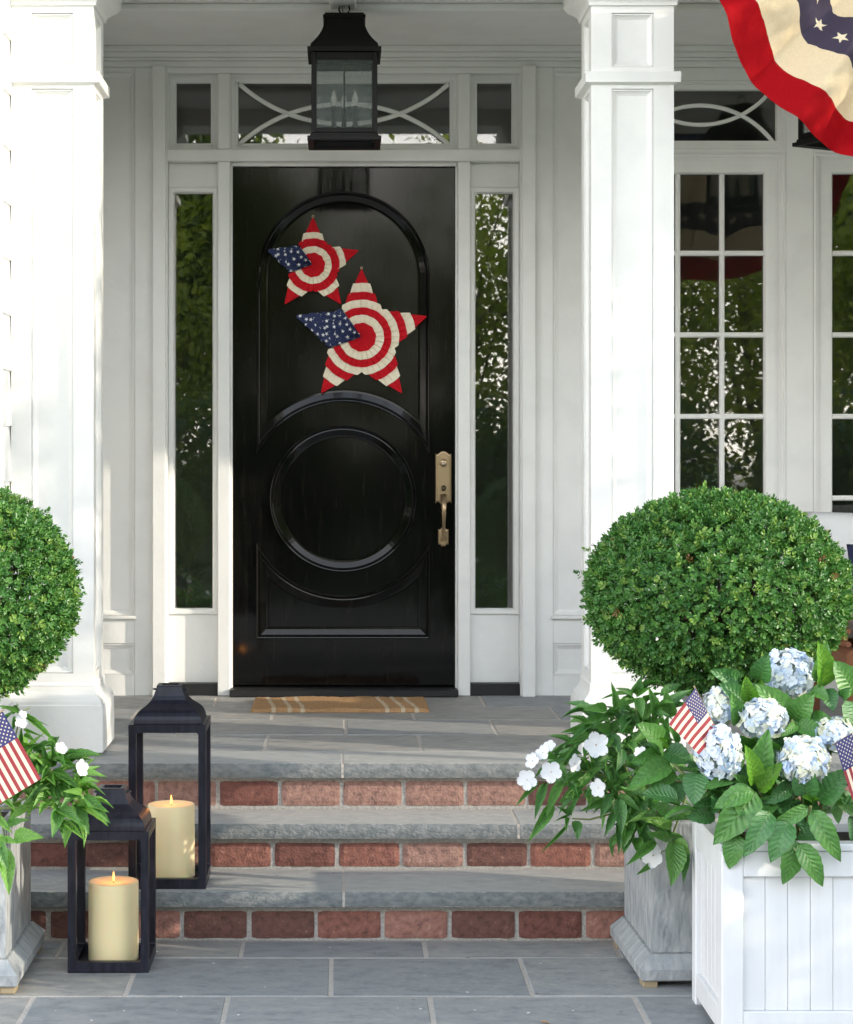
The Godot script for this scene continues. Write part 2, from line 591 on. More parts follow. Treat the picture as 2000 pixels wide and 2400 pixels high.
	M.boxleaf.backlight = Color(0.42, 0.52, 0.12)
	M.treeleaf = mat(Color.WHITE, 0.5)
	M.treeleaf.vertex_color_use_as_albedo = true
	M.treeleaf.backlight_enabled = true
	M.treeleaf.backlight = Color(1.0, 1.0, 0.35)
	M.bark = tri_mat(noise(90, 0.03, [[0.1, lin(0.05, 0.035, 0.025)], [0.9, lin(0.15, 0.11, 0.08)]]), 0.95, Vector3(3, 0.7, 3), bumps(91, 0.05, 12.0), 1.0)
	M.grass = tri_mat(noise(92, 0.05, [[0.1, lin(0.035, 0.085, 0.016)], [0.9, lin(0.085, 0.16, 0.035)]], 512, 6), 0.95, Vector3(0.6, 0.6, 0.6), bumps(93, 0.2, 10.0), 1.0)
	M.gravel = tri_mat(noise(98, 0.12, [[0.1, lin(0.34, 0.32, 0.28)], [0.9, lin(0.60, 0.57, 0.51)]], 512, 5), 0.95, Vector3(1.2, 1.2, 1.2), bumps(99, 0.3, 10.0), 1.0)
	M.wicker = tri_mat(noise(94, 0.06, [[0.1, lin(0.16, 0.055, 0.022)], [0.9, lin(0.32, 0.13, 0.06)]]), 0.7, Vector3(6, 12, 6), bumps(95, 0.1, 8.0), 0.8)
	M.cushion = tri_mat(noise(96, 0.04, [[0.1, lin(0.76, 0.76, 0.75)], [0.9, lin(0.82, 0.82, 0.81)]]), 0.9, Vector3(5, 5, 5), bumps(97, 0.3, 4.0), 0.3)
	M.navy_cloth = mat(lin(0.02, 0.03, 0.09), 0.85)
	M.orange = mat(lin(0.62, 0.20, 0.05), 0.6)
	M.dry_leaf = mat(lin(0.45, 0.27, 0.13), 0.8)
	M.roof = mat(lin(0.10, 0.10, 0.10), 0.9)


func _ready() -> void:
	R.seed = 20240704
	# ---------------------------------------------------------------- camera, sky, sun
	var cam := Camera3D.new()
	cam.name = "camera"
	cam.projection = Camera3D.PROJECTION_FRUSTUM       # shift lens: uprights stay upright
	cam.near = 0.1
	cam.far = 400.0
	cam.size = 0.05
	cam.frustum_offset = Vector2(0.1 * 200.0 / 4800.0, -0.1 * 140.0 / 4800.0)
	cam.position = EYE
	add_child(cam)
	cam.current = true
	var env := Environment.new()
	env.background_mode = Environment.BG_SKY
	var sky := Sky.new()
	var sm := ProceduralSkyMaterial.new()
	sm.sky_top_color = Color(0.50, 0.565, 0.65)
	sm.sky_horizon_color = Color(0.985, 0.955, 0.91)
	sm.sky_curve = 0.24
	sm.sky_energy_multiplier = 2.3
	sm.ground_bottom_color = Color(0.25, 0.26, 0.22)
	sm.ground_horizon_color = Color(0.62, 0.66, 0.66)
	sm.sun_angle_max = 0.0
	sky.sky_material = sm
	env.sky = sky
	env.tonemap_mode = Environment.TONE_MAPPER_LINEAR
	env.tonemap_exposure = 1.19
	env.sdfgi_enabled = true
	env.ssao_enabled = true
	env.ssil_enabled = true
	var we := WorldEnvironment.new()
	we.name = "world_environment"
	we.environment = env
	add_child(we)
	var sun := DirectionalLight3D.new()
	sun.name = "sun"
	sun.light_energy = 1.25
	sun.light_color = Color(1.0, 0.95, 0.87)
	sun.light_angular_distance = 0.6
	sun.shadow_enabled = true
	add_child(sun)
	sun.look_at_from_position(Vector3(10.0, 3.15, 3.4), Vector3.ZERO)

	make_materials()
	build_ground()
	build_house()
	build_columns()
	build_steps()
	build_garden()
	build_lamps()
	build_stars()
	build_mat()
	build_bunting()
	build_floor_lanterns()
	build_planters()
	build_chair()
	build_small_things()


# ------------------------------------------------------------------ ground, paving, porch floor
func slabs(parent: Node, rows: Array, y: float, thick: float, gap: float, salt: int) -> void:
	var r := RandomNumberGenerator.new()
	r.seed = salt
	var n := 0
	for row in rows:
		var z0: float = row[0]
		var z1: float = row[1]
		var js: Array = row[2]
		for i in js.size() - 1:
			var s := flat()
			var g := gap * 0.5
			var dy := r.randf_range(-0.0012, 0.0012)
			box(s, Vector3(js[i] + g * r.randf_range(0.8, 1.15), y - thick, z0 + g), Vector3(js[i + 1] - g * r.randf_range(0.8, 1.15), y + dy, z1 - g), 0.003)
			part("flagstone", s, M.stone[(n * 7 + salt + r.randi() % 2) % 4], parent)
			n += 1


func build_ground() -> void:
	var s := flat()
	quad(s, Vector3(-150, GROUND - 0.06, 150), Vector3(150, GROUND - 0.06, 150), Vector3(150, GROUND - 0.06, -150), Vector3(-150, GROUND - 0.06, -150))
	structure("lawn", s, M.grass)
	var bed := structure("patio", bx(-3.2, 2.1, GROUND - 0.14, GROUND - 0.0022, 2.30, 6.2), M.joint)
	slabs(bed, [
		[2.362, 2.564, [-3.2, -2.5, -1.9, -1.38, -0.84, -0.305, 0.235, 0.80, 1.35, 2.1]],
		[2.564, 2.983, [-3.2, -2.3, -1.7, -1.15, -0.595, -0.04, 0.504, 1.08, 1.6, 2.1]],
		[2.983, 3.40, [-3.2, -2.6, -1.9, -1.38, -0.84, -0.317, 0.226, 0.776, 1.36, 2.1]],
		[3.40, 3.86, [-3.2, -2.2, -1.2, -0.55, 0.1, 0.7, 1.3, 2.1]],
		[3.86, 4.5, [-3.2, -2.4, -1.5, -0.7, 0.2, 1.1, 2.1]],
		[4.5, 5.3, [-3.2, -2.0, -1.0, 0.0, 1.0, 2.1]],
		[5.3, 6.2, [-3.2, -2.2, -1.2, -0.2, 0.9, 2.1]],
	], GROUND, 0.05, 0.011, 3)
	s = flat()
	quad(s, Vector3(-30, GROUND - 0.03, 11.6), Vector3(40, GROUND - 0.03, 11.6), Vector3(40, GROUND - 0.03, 6.4), Vector3(-30, GROUND - 0.03, 6.4))
	structure("driveway", s, M.gravel)
	var porch := structure("porch_floor", bx(-1.104, 6.0, -0.5, -0.0022, -0.1, 1.60), M.joint)
	slabs(porch, [
		[0.0, 0.41, [-1.104, -0.52, 0.02, 0.559, 1.1, 1.7, 2.3, 2.9, 3.5, 4.1, 4.8, 5.4, 6.0]],
		[0.41, 0.81, [-1.104, -0.80, -0.273, 0.265, 0.81, 1.4, 2.0, 2.6, 3.2, 3.8, 4.4, 5.2, 6.0]],
		[0.81, 1.22, [-1.104, -0.60, 0.004, 0.546, 1.1, 1.7, 2.3, 2.9, 3.5, 4.1, 4.8, 5.4, 6.0]],
		[1.22, 1.618, [-1.104, -0.82, -0.272, 0.261, 0.82, 1.4, 2.0, 2.6, 3.2, 3.8, 4.4, 5.2, 6.0]],
	], 0.0, 0.04, 0.010, 5)


func build_steps() -> void:
	var t := thing("front_steps", "three bluestone and red brick steps leading up to the porch", "steps")
	var core := flat()
	box(core, Vector3(-1.6, GROUND, 1.60), Vector3(6.0, -0.046, 1.846), 0.0)
	box(core, Vector3(-1.6, GROUND, 1.846), Vector3(1.5, -0.201, 2.068), 0.0)
	box(core, Vector3(-1.6, GROUND, 2.068), Vector3(1.5, -0.351, 2.356), 0.0)
	part("mortar_core", core, M.mortar, t)
	# treads: sawn top, cleft front edge
	tread(t, [-1.6, -1.05, -0.007, 1.03, 2.0, 3.0, 4.0, 5.0, 6.0], 0.0, 1.618, 1.892, 0)
	tread(t, [-1.6, -0.55, 0.542, 1.5], TREAD_MID, 1.852, 2.114, 1)
	tread(t, [-1.6, -1.03, -0.004, 1.0, 1.5], TREAD_LOW, 2.074, 2.402, 2)
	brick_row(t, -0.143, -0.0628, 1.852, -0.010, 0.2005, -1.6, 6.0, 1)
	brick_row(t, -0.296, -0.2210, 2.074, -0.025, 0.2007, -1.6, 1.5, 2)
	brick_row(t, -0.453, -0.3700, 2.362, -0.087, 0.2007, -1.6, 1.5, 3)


func tread(t: Node, js: Array, y: float, z0: float, z1: float, salt: int) -> void:
	var r := RandomNumberGenerator.new()
	r.seed = 40 + salt
	for i in js.size() - 1:
		var x0: float = js[i] + 0.004
		var x1: float = js[i + 1] - 0.004
		if i > 0:
			part("joint", bx(js[i] - 0.0042, js[i] + 0.0042, y - 0.0455, y - 0.0015, z0, z1 - 0.0035, 0.0), M.joint, t)
		var body := part("tread_slab", bx(x0, x1, y - 0.046, y, z0, z1 - 0.006, 0.001), M.tread[(i + salt) % 2], t)
		# rock-faced front edge as a rough strip
		var s := smooth()
		var n := int((x1 - x0) / 0.012)
		var grid := []
		for a in n + 1:
			var col := []
			for b in 5:
				var e := 0.0 if b == 0 or b == 4 else 1.0
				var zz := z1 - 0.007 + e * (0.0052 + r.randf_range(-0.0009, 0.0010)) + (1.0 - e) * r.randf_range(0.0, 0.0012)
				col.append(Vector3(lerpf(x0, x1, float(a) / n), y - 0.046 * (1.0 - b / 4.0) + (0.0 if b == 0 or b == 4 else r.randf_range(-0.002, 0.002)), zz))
			grid.append(col)
		for a in n:
			for b in 4:
				quad(s, grid[a][b], grid[a + 1][b], grid[a + 1][b + 1], grid[a][b + 1])
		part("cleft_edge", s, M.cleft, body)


func brick_mesh(w: float, h: float, d: float, seed_: int) -> ArrayMesh:
	var r := RandomNumberGenerator.new()
	r.seed = seed_
	var s := flat()
	# front face as a small uneven grid, with worn corners
	var nx := 12
	var ny := 5
	var g := []
	for i in nx + 1:
		var col := []
		for j in ny + 1:
			var u := float(i) / nx
			var v := float(j) / ny
			var edge := 1.0 if (i == 0 or j == 0 or i == nx or j == ny) else 0.0
			var x := (u - 0.5) * w
			var y := (v - 0.5) * h
			if edge > 0:
				x *= 1.0 - r.randf_range(0.0, 0.012)
				y *= 1.0 - r.randf_range(0.0, 0.05)
			if (i == 0 or i == nx) and (j == 0 or j == ny):
				x *= 0.985
				y *= 0.93
			col.append(Vector3(x, y, (-0.0035 if edge > 0 else 0.0) + r.randf_range(-0.0011, 0.0011)))
		g.append(col)
	for i in nx:
		for j in ny:
			quad(s, g[i][j], g[i + 1][j], g[i + 1][j + 1], g[i][j + 1])
	var back := Vector3(0, 0, -d)
	for i in nx:
		quad(s, g[i][0] + back, g[i + 1][0] + back, g[i + 1][0], g[i][0])
		quad(s, g[i][ny], g[i + 1][ny], g[i + 1][ny] + back, g[i][ny] + back)
	for j in ny:
		quad(s, g[0][j + 1], g[0][j + 1] + back, g[0][j] + back, g[0][j])
		quad(s, g[nx][j], g[nx][j] + back, g[nx][j + 1] + back, g[nx][j + 1])
	s.generate_normals()
	return s.commit()


func brick_row(t: Node, y0: float, y1: float, z: float, joint: float, pitch: float, x0: float, x1: float, salt: int) -> void:
	var r := RandomNumberGenerator.new()
	r.seed = 70 + salt
	var kinds := []
	for k in 4:
		kinds.append(brick_mesh(pitch - 0.011, y1 - y0, 0.03, 100 + salt * 10 + k))
	var n0 := int(ceil((x0 - joint) / pitch))
	var n1 := int(floor((x1 - joint) / pitch))
	for n in range(n0, n1):
		var x := joint + (n + 0.5) * pitch
		var xf := Transform3D(Basis(Vector3.BACK, r.randf_range(-0.006, 0.006)), Vector3(x + r.randf_range(-0.0015, 0.0015), (y0 + y1) * 0.5, z + r.randf_range(-0.001, 0.0015)))
		var m = M.brick[[4, 0, 3][salt - 1]] if r.randf() < 0.45 else M.brick[r.randi() % 5]  # top row leans pale, lowest dark: sun and shade put into brick colour
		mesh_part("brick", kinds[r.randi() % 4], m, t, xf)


# ------------------------------------------------------------------ the house front
const PANEL_PROF := [Vector2(0.0, 0.0), Vector2(0.001, 0.006), Vector2(0.006, 0.0065), Vector2(0.008, 0.002), Vector2(0.014, -0.003), Vector2(0.019, -0.0045), Vector2(0.020, -0.010)]


func frame_moulding(h: Node, called: String, x0: float, x1: float, y0: float, y1: float, z: float, prof := PANEL_PROF, m: Material = null) -> MeshInstance3D:
	var s := flat()
	ring(s, rect(x0, x1, y0, y1), prof, Transform3D(Basis.IDENTITY, Vector3(0, 0, z)))
	return part(called, s, m if m else M.white, h)


func pane(w: Node, x0: float, x1: float, y0: float, y1: float, z: float) -> void:
	var s := flat()                                   # insulated unit: two sheets of glass
	box(s, Vector3(minf(x0, x1), y0, z - 0.003), Vector3(maxf(x0, x1), y1, z + 0.003))
	box(s, Vector3(minf(x0, x1), y0, z - 0.019), Vector3(maxf(x0, x1), y1, z - 0.013))
	part("pane", s, M.glass, w)


func build_house() -> void:
	var h := thing("house", "white panelled house front with black door, sidelights and divided windows", "house")
	# solid wall behind everything, pierced for the door surround and the two windows
	for sg in [-1.0, 1.0]:
		part("wall_stile", bx(sg * 0.787, sg * 0.864, 0.0, 2.594, -0.12, 0.050), M.white, h)
		part("door_casing", bx(sg * 0.732, sg * 0.787, 0.0, 2.594, -0.12, 0.090, 0.003), M.white, h)
		part("casing_bead", bx(sg * 0.7265, sg * 0.732, 0.0, 2.594, -0.12, 0.072, 0.002), M.white, h)
		part("mullion", bx(sg * 0.470, sg * 0.521, 0.0, 2.205, -0.12, 0.052, 0.003), M.white, h)
		part("mullion", bx(sg * 0.470, sg * 0.521, 2.2555, 2.568, -0.12, 0.052, 0.003), M.white, h)
		part("door_jamb", bx(sg * 0.4615, sg * 0.4700, 0.0, 2.1985, -0.12, 0.020, 0.001), M.white, h)
		var far := -1.104 if sg < 0 else 1.095
		part("wall_panel", bx(sg * 0.864, far, 0.0, 2.594, -0.12, 0.028, 0.0), M.white, h)
		part("panel_rail", bx(sg * 0.8645, far, 0.2150, 0.3160, 0.0285, 0.0495), M.white, h)
		part("panel_rail", bx(sg * 0.8645, far, 0.0, 0.0850, 0.0285, 0.0495), M.white, h)
		part("panel_rail", bx(sg * 0.8645, far, 2.575, 2.5935, 0.0285, 0.0495), M.white, h)
		part("panel_sill", bx(sg * 0.8530, far, 0.3165, 0.3320, 0.0285, 0.0660, 0.004), M.white, h)
		var out: float = far + sg * 0.06
		frame_moulding(h, "panel_moulding", sg * 0.8645, out, 0.3325, 2.5745, 0.0385)
		frame_moulding(h, "panel_moulding", sg * 0.8645, out, 0.0855, 0.2145, 0.0385)
		# sidelight
		part("sidelight_head", bx(sg * 0.5215, sg * 0.726, 2.103, 2.2045, -0.1, 0.004), M.white, h)
		part("sidelight_foot", bx(sg * 0.5215, sg * 0.726, 0.050, 0.333, -0.1, 0.004), M.white, h)
		part("sidelight_sill", bx(sg * 0.5215, sg * 0.7265, 0.0, 0.0495, -0.1, 0.045), M.black, h)
		var sw := group_node("sidelight", h)
		var fr := flat()
		ring(fr, rect(sg * 0.5220, sg * 0.7255, 0.3335, 2.1025), [Vector2(0, 0.004), Vector2(0.0, 0.012), Vector2(0.004, 0.014), Vector2(0.016, 0.014), Vector2(0.020, 0.010), Vector2(0.0245, -0.012)])
		part("frame", fr, M.white, sw)
		pane(sw, sg * 0.536, sg * 0.712, 0.345, 2.090, -0.010)
		# small square transom above it
		var tw := group_node("transom_window", h)
		fr = flat()
		ring(fr, rect(sg * 0.5215, sg * 0.7265, 2.2560, 2.5675), [Vector2(0.0, 0.030), Vector2(0.004, 0.030), Vector2(0.006, 0.012), Vector2(0.018, 0.012), Vector2(0.020, 0.006), Vector2(0.030, 0.004), Vector2(0.032, -0.012)])
		part("frame", fr, M.white, tw)
		pane(tw, sg * 0.545, sg * 0.705, 2.262, 2.545, -0.010)
	part("transom_bar", bx(-0.732, 0.732, 2.2055, 2.2550, -0.12, 0.058, 0.003), M.white, h)
	part("transom_head", bx(-0.732, 0.732, 2.5685, 2.5940, -0.12, 0.056, 0.003), M.white, h)
	part("door_head_jamb", bx(-0.470, 0.470, 2.1900, 2.2050, -0.12, 0.020, 0.001), M.white, h)
	# central transom with crossing curved bars
	var tr := group_node("transom_window", h)
	var f := flat()
	ring(f, rect(-0.4700, 0.4700, 2.2560, 2.5675), [Vector2(0.0, 0.030), Vector2(0.004, 0.030), Vector2(0.006, 0.012), Vector2(0.018, 0.012), Vector2(0.020, 0.006), Vector2(0.030, 0.004), Vector2(0.032, -0.012)])
	part("frame", f, M.white, tr)
	pane(tr, -0.450, 0.450, 2.262, 2.545, -0.010)
	curved_bars(tr, 0.0, 0.434, 2.283, 2.533, 0.166, 0.168, 0.018)
	# cornice along the wall
	for k in [[2.5945, 2.618, 0.062], [2.6185, 2.630, 0.074], [2.6305, 2.650, 0.088], [2.6505, 2.6725, 0.112]]:
		part("cornice", bx(-1.104, 6.0, k[0], k[1], -0.12, k[2], 0.003), M.white, h)
	part("porch_ceiling", bx(-1.104, 6.0, 2.673, 2.72, -0.12, 1.9, 0.0), M.ceiling, h)
	part("ceiling_batten", bx(-1.104, 6.0, 2.645, 2.6725, 0.80, 0.90, 0.006), M.ceiling, h)
	part("ceiling_batten", bx(-0.055, 0.045, 2.646, 2.6725, 0.905, 1.43, 0.006), M.ceiling, h)
	part("porch_beam", bx(-1.104, 6.0, 2.590, 2.95, 1.425, 1.680, 0.003), M.white, h)
	part("fascia", bx(-1.104, 6.0, 2.800, 2.95, 1.6805, 1.90, 0.004), M.white, h)
	part("porch_roof", bx(-1.104, 6.0, 2.955, 3.05, -3.0, 2.15, 0.0), M.roof, h)
	build_door(h)
	build_windows(h)
	# rooms behind the glass
	var room := flat()
	box(room, Vector3(-1.104, -0.2, -4.2), Vector3(3.9, 2.95, -4.0))
	box(room, Vector3(-1.104, -0.2, -4.0), Vector3(-1.05, 2.95, -0.121))
	box(room, Vector3(3.85, -0.2, -4.0), Vector3(3.9, 2.95, -0.121))
	box(room, Vector3(-1.05, 2.75, -4.0), Vector3(3.85, 2.95, -0.121))
	box(room, Vector3(-1.05, -0.2, -4.0), Vector3(3.85, -0.05, -0.121))
	part("interior_room", room, M.inside, h)
	# wings closing the porch at both ends; the right one is added
	var wing := group_node("side_wing", h)
	part("wall", bx(-6.0, -1.118, GROUND - 0.1, 5.5, -5.0, 1.872, 0.0), M.white, wing)
	part("corner_board", bx(-1.23, -1.1045, GROUND - 0.1, 5.4, 1.8725, 1.890, 0.003), M.white, wing)
	var y := 2.373 - 0.183 * 16
	while y < 3.0:
		var s := flat()
		var top := y + 0.190
		for q in [[1.55, 1.8722]]:
			quad(s, Vector3(-1.104, y, q[1]), Vector3(-1.104, y, q[0]), Vector3(-1.1145, top, q[0]), Vector3(-1.1145, top, q[1]))
			quad(s, Vector3(-1.104, y, q[0]), Vector3(-1.104, y, q[1]), Vector3(-1.118, y, q[1]), Vector3(-1.118, y, q[0]))
		if y > GROUND - 0.1:
			part("clapboard", s, M.white, wing)
		y += 0.183
	var wing2 := group_node("side_wing", h)  # added unseen wing that keeps the wall right of the door shaded
	part("wall", bx(6.0, 10.0, GROUND - 0.1, 5.5, -5.0, 1.90, 0.0), M.white, wing2)


# two opposed arcs that cross: cx centre, w half width, y0..y1 height, sag of the upper and rise of the lower arc
func curved_bars(parent: Node, cx: float, w: float, y0: float, y1: float, sag: float, rise: float, bar: float) -> void:
	for k in 2:
		var d := sag if k == 0 else rise
		var r := (w * w + d * d) / (2.0 * d)
		var a := rad_to_deg(asin(w / r))
		var p: PackedVector2Array
		if k == 0:
			p = arc(Vector2(cx, y1 - d + r), r, 270 - a, 270 + a, 40)
		else:
			p = arc(Vector2(cx, y0 + d - r), r, 90 + a, 90 - a, 40)
		var s := flat()
		strip(s, p, bar, -0.006, 0.0085 + 0.001 * k, 0.005)
		part("curved_muntin", s, M.white, parent)


func build_door(h: Node) -> void:
	var d := group_node("door", h)
	part("slab", bx(-0.4612, 0.4612, 0.038, 2.1862, -0.045, 0.0, 0.002), M.black_gloss, d)
	part("threshold", bx(-0.4695, 0.4695, 0.0, 0.030, -0.1, 0.105, 0.004), M.black, d)
	var k := 0.0017708
	var c := Vector2(-0.003, 0.812)                        # middle of the round panel
	var prof := [Vector2(0.0, 0.0), Vector2(0.0008, 0.0105), Vector2(0.004, 0.0135), Vector2(0.008, 0.0125), Vector2(0.011, 0.0085), Vector2(0.0125, 0.0078), Vector2(0.014, 0.0098), Vector2(0.018, 0.0105), Vector2(0.030, 0.0075), Vector2(0.040, 0.0050), Vector2(0.0475, 0.0042), Vector2(0.049, 0.0015), Vector2(0.051, 0.0015), Vector2(0.052, 0.0040)]
	var hw := 203 * k
	var rb := 227 * k
	# where the straight side and the big circle meet, everything gathers in one mitre
	var upper := [c, hw, rb, 1.0]
	var lower := [c, hw, rb, -1.0]
	# arched upper panel, closed below by the big circle
	var top := arc(Vector2(c.x, 1.7285), hw, 0, 180, 48)
	var a := rad_to_deg(asin(hw / rb))
	var low := arc(c, rb, 90 + a, 90 - a, 48)
	var p := PackedVector2Array()
	p.append_array(top)
	p.append_array(low)
	var s := flat()
	ring(s, p, prof, Transform3D.IDENTITY, upper)
	part("arch_moulding", s, M.black_gloss, d)
	s = flat()
	fill(s, clean(mitred(inset(p, 0.052), 0.052, upper)), 0.0040)
	part("arch_panel", s, M.black_gloss, d)
	# foot panel under the circle
	p = PackedVector2Array([Vector2(c.x - hw, 0.231), Vector2(c.x + hw, 0.231)])
	p.append_array(arc(c, rb, 270 + a, 270 - a, 48))
	s = flat()
	ring(s, p, prof, Transform3D.IDENTITY, lower)
	part("foot_moulding", s, M.black_gloss, d)
	s = flat()
	fill(s, clean(mitred(inset(p, 0.052), 0.052, lower)), 0.0040)
	part("foot_panel", s, M.black_gloss, d)
	# round panel
	p = arc(c, 172 * k, 0, 360, 96)
	p.remove_at(p.size() - 1)
	s = flat()
	ring(s, p, prof)
	part("round_moulding", s, M.black_gloss, d)
	s = flat()
	fill(s, inset(p, 0.052), 0.0040)
	part("round_panel", s, M.black_gloss, d)
	# handle set
	var x := 0.4125
	var plate := PackedVector2Array([Vector2(-0.0335, 0.793), Vector2(-0.026, 0.800), Vector2(-0.016, 0.795), Vector2(-0.009, 0.786), Vector2(0.009, 0.786), Vector2(0.016, 0.795), Vector2(0.026, 0.800), Vector2(0.0335, 0.793), Vector2(0.0335, 1.000), Vector2(0.025, 0.997), Vector2(0.016, 1.004), Vector2(0.008, 1.010), Vector2(-0.008, 1.010), Vector2(-0.016, 1.004), Vector2(-0.025, 0.997), Vector2(-0.0335, 1.000)])
	var small := PackedVector2Array([Vector2(-0.022, 0.622), Vector2(-0.014, 0.622), Vector2(-0.008, 0.614), Vector2(0.008, 0.614), Vector2(0.014, 0.622), Vector2(0.022, 0.622), Vector2(0.022, 0.686), Vector2(0.014, 0.686), Vector2(0.008, 0.693), Vector2(-0.008, 0.693), Vector2(-0.014, 0.686), Vector2(-0.022, 0.686)])
	for q in [plate, small]:
		var e := flat()
		var xf := Transform3D(Basis.IDENTITY, Vector3(x, 0, 0))
		ring(e, q, [Vector2(0, 0), Vector2(0.0, 0.004), Vector2(0.0035, 0.008), Vector2(0.0075, 0.0085), Vector2(0.009, 0.0055), Vector2(0.0105, 0.0055)], xf)
		fill(e, inset(q, 0.0105), 0.0055, xf)
		part("escutcheon", e, M.bronze, d)
	var lk := smooth()
	lathe(lk, [Vector2(0.016, 0.0), Vector2(0.016, 0.006), Vector2(0.0145, 0.008), Vector2(0.0, 0.0082)], 28)
	var ly := part("lock_cylinder", lk, M.bronze, d)
	ly.transform = Transform3D(Basis(Vector3.RIGHT, PI / 2), Vector3(x, 0.961, 0.0055))
	lk = smooth()
	lathe(lk, [Vector2(0.0075, 0.0), Vector2(0.007, 0.0015), Vector2(0.0, 0.0016)], 20)
	ly = part("key_plug", lk, M.steel, d)
	ly.transform = Transform3D(Basis(Vector3.RIGHT, PI / 2), Vector3(x, 0.957, 0.0137))
	part("keyhole", bx(x - 0.0009, x + 0.0009, 0.952, 0.960, 0.0150, 0.0156, 0.0), M.black, d)
	var latch := smooth()
	tube(latch, [Vector3(x, 0.853, 0.006), Vector3(x, 0.855, 0.022), Vector3(x, 0.858, 0.034)], 0.008, 0.011, 10)
	part("thumb_latch", latch, M.bronze_dark, d)
	var grip := smooth()
	var gp := []
	var rr := []
	for i in 25:
		var t := i / 24.0
		gp.append(Vector3(x, lerpf(0.832, 0.640, t), 0.010 + 0.052 * sin(PI * pow(t, 0.75)) * (1.0 - 0.25 * t)))
		rr.append(0.0145 - 0.0085 * sin(PI * 0.5 * minf(1.0, t * 1.15)) + (0.007 * maxf(0.0, t - 0.85) / 0.15))
	var n := 12
	for i in 24:
		for q in n:
			var t0 := TAU * q / n
			var t1 := TAU * (q + 1) / n
			var o := func(ii: int, t: float) -> Vector3: return gp[ii] + Vector3(cos(t) * rr[ii], 0, sin(t) * rr[ii] * 0.8)
			quad(grip, o.call(i, t0), o.call(i, t1), o.call(i + 1, t1), o.call(i + 1, t0))
	part("grip", grip, M.bronze, d)


func build_windows(h: Node) -> void:
	# piers, header and apron round the two divided windows
	for q in [[1.0955, 1.126], [1.8265, 1.939], [2.690, 6.0]]:
		part("wall_pier", bx(q[0], q[1], 0.0, 2.594, -0.12, 0.040), M.white, h)
	for q in [[1.1265, 1.826], [1.9395, 2.6895]]:
		var x0: float = q[0]
		var x1: float = q[1]
		part("window_header", bx(x0, x1, 2.5405, 2.5938, -0.12, 0.040), M.white, h)
		part("window_bar", bx(x0, x1, 2.244, 2.2595, -0.12, 0.042), M.white, h)
		part("window_apron", bx(x0, x1, 0.0, 0.40, -0.12, 0.030), M.white, h)
		# transom
		var tw := group_node("window_transom", h)
		var s := flat()
		ring(s, rect(x0, x1, 2.2600, 2.5400), [Vector2(0, 0.040), Vector2(0.006, 0.040), Vector2(0.008, 0.034), Vector2(0.012, 0.034), Vector2(0.014, 0.026), Vector2(0.034, 0.024), Vector2(0.037, 0.000)])
		part("frame", s, M.white, tw)
		pane(tw, x0 + 0.025, x1 - 0.025, 2.270, 2.532, 0.002)
		var mid := (x0 + x1) * 0.5
		curved_bars_at(tw, mid, (x1 - x0) * 0.5 - 0.034, 2.270, 2.534, 0.016)
		# sash of three by five panes
		var w := group_node("window", h)
		s = flat()
		ring(s, rect(x0, x1, 0.4005, 2.2435), [Vector2(0, 0.040), Vector2(0.006, 0.044), Vector2(0.010, 0.044), Vector2(0.012, 0.036), Vector2(0.018, 0.034), Vector2(0.020, 0.024), Vector2(0.028, 0.022)])
		part("casing_moulding", s, M.white, w)
		s = flat()
		var gx0 := x0 + 0.0475
		var gx1 := x1 - 0.0855
		ring(s, PackedVector2Array([Vector2(x0 + 0.028, 0.430), Vector2(x1 - 0.028, 0.430), Vector2(x1 - 0.028, 2.2155), Vector2(x0 + 0.028, 2.2155)]), [Vector2(0, 0.020), Vector2(0.050, 0.020), Vector2(0.056, 0.012), Vector2(0.057, -0.010)])
		part("sash_frame", s, M.white, w)
		gx0 = x0 + 0.085
		gx1 = x1 - 0.085
		var gy0 := 0.487
		var gy1 := 2.1585
		var cw := (gx1 - gx0 - 2 * 0.020) / 3.0
		var ch := (gy1 - gy0 - 4 * 0.021) / 5.0
		for i in 2:
			var mx := gx0 + (i + 1) * cw + i * 0.020
			s = flat()
			strip(s, PackedVector2Array([Vector2(mx + 0.010, gy0), Vector2(mx + 0.010, gy1)]), 0.020, -0.010, 0.0125, 0.005)
			part("muntin", s, M.white, w)
		for j in 4:
			var my := gy0 + (j + 1) * ch + j * 0.021
			s = flat()
			strip(s, PackedVector2Array([Vector2(gx0, my + 0.0105), Vector2(gx1, my + 0.0105)]), 0.021, -0.010, 0.0115, 0.005)
			part("muntin", s, M.white, w)
		var r := RandomNumberGenerator.new()
		r.seed = 9
		for i in 3:
			for j in 5:
				var px := gx0 + i * (cw + 0.020)
				var py := gy0 + j * (ch + 0.021)
				var o := MeshInstance3D.new()
				var g := flat()
				box(g, Vector3(-cw / 2 - 0.004, -ch / 2 - 0.004, -0.003), Vector3(cw / 2 + 0.004, ch / 2 + 0.004, 0.003))
				box(g, Vector3(-cw / 2 - 0.004, -ch / 2 - 0.004, -0.019), Vector3(cw / 2 + 0.004, ch / 2 + 0.004, -0.013))
				o = part("pane", g, M.glass, w)
				o.position = Vector3(px + cw / 2, py + ch / 2, -0.003)
				o.rotation = Vector3(r.randf_range(-0.004, 0.004), r.randf_range(-0.004, 0.004), 0)


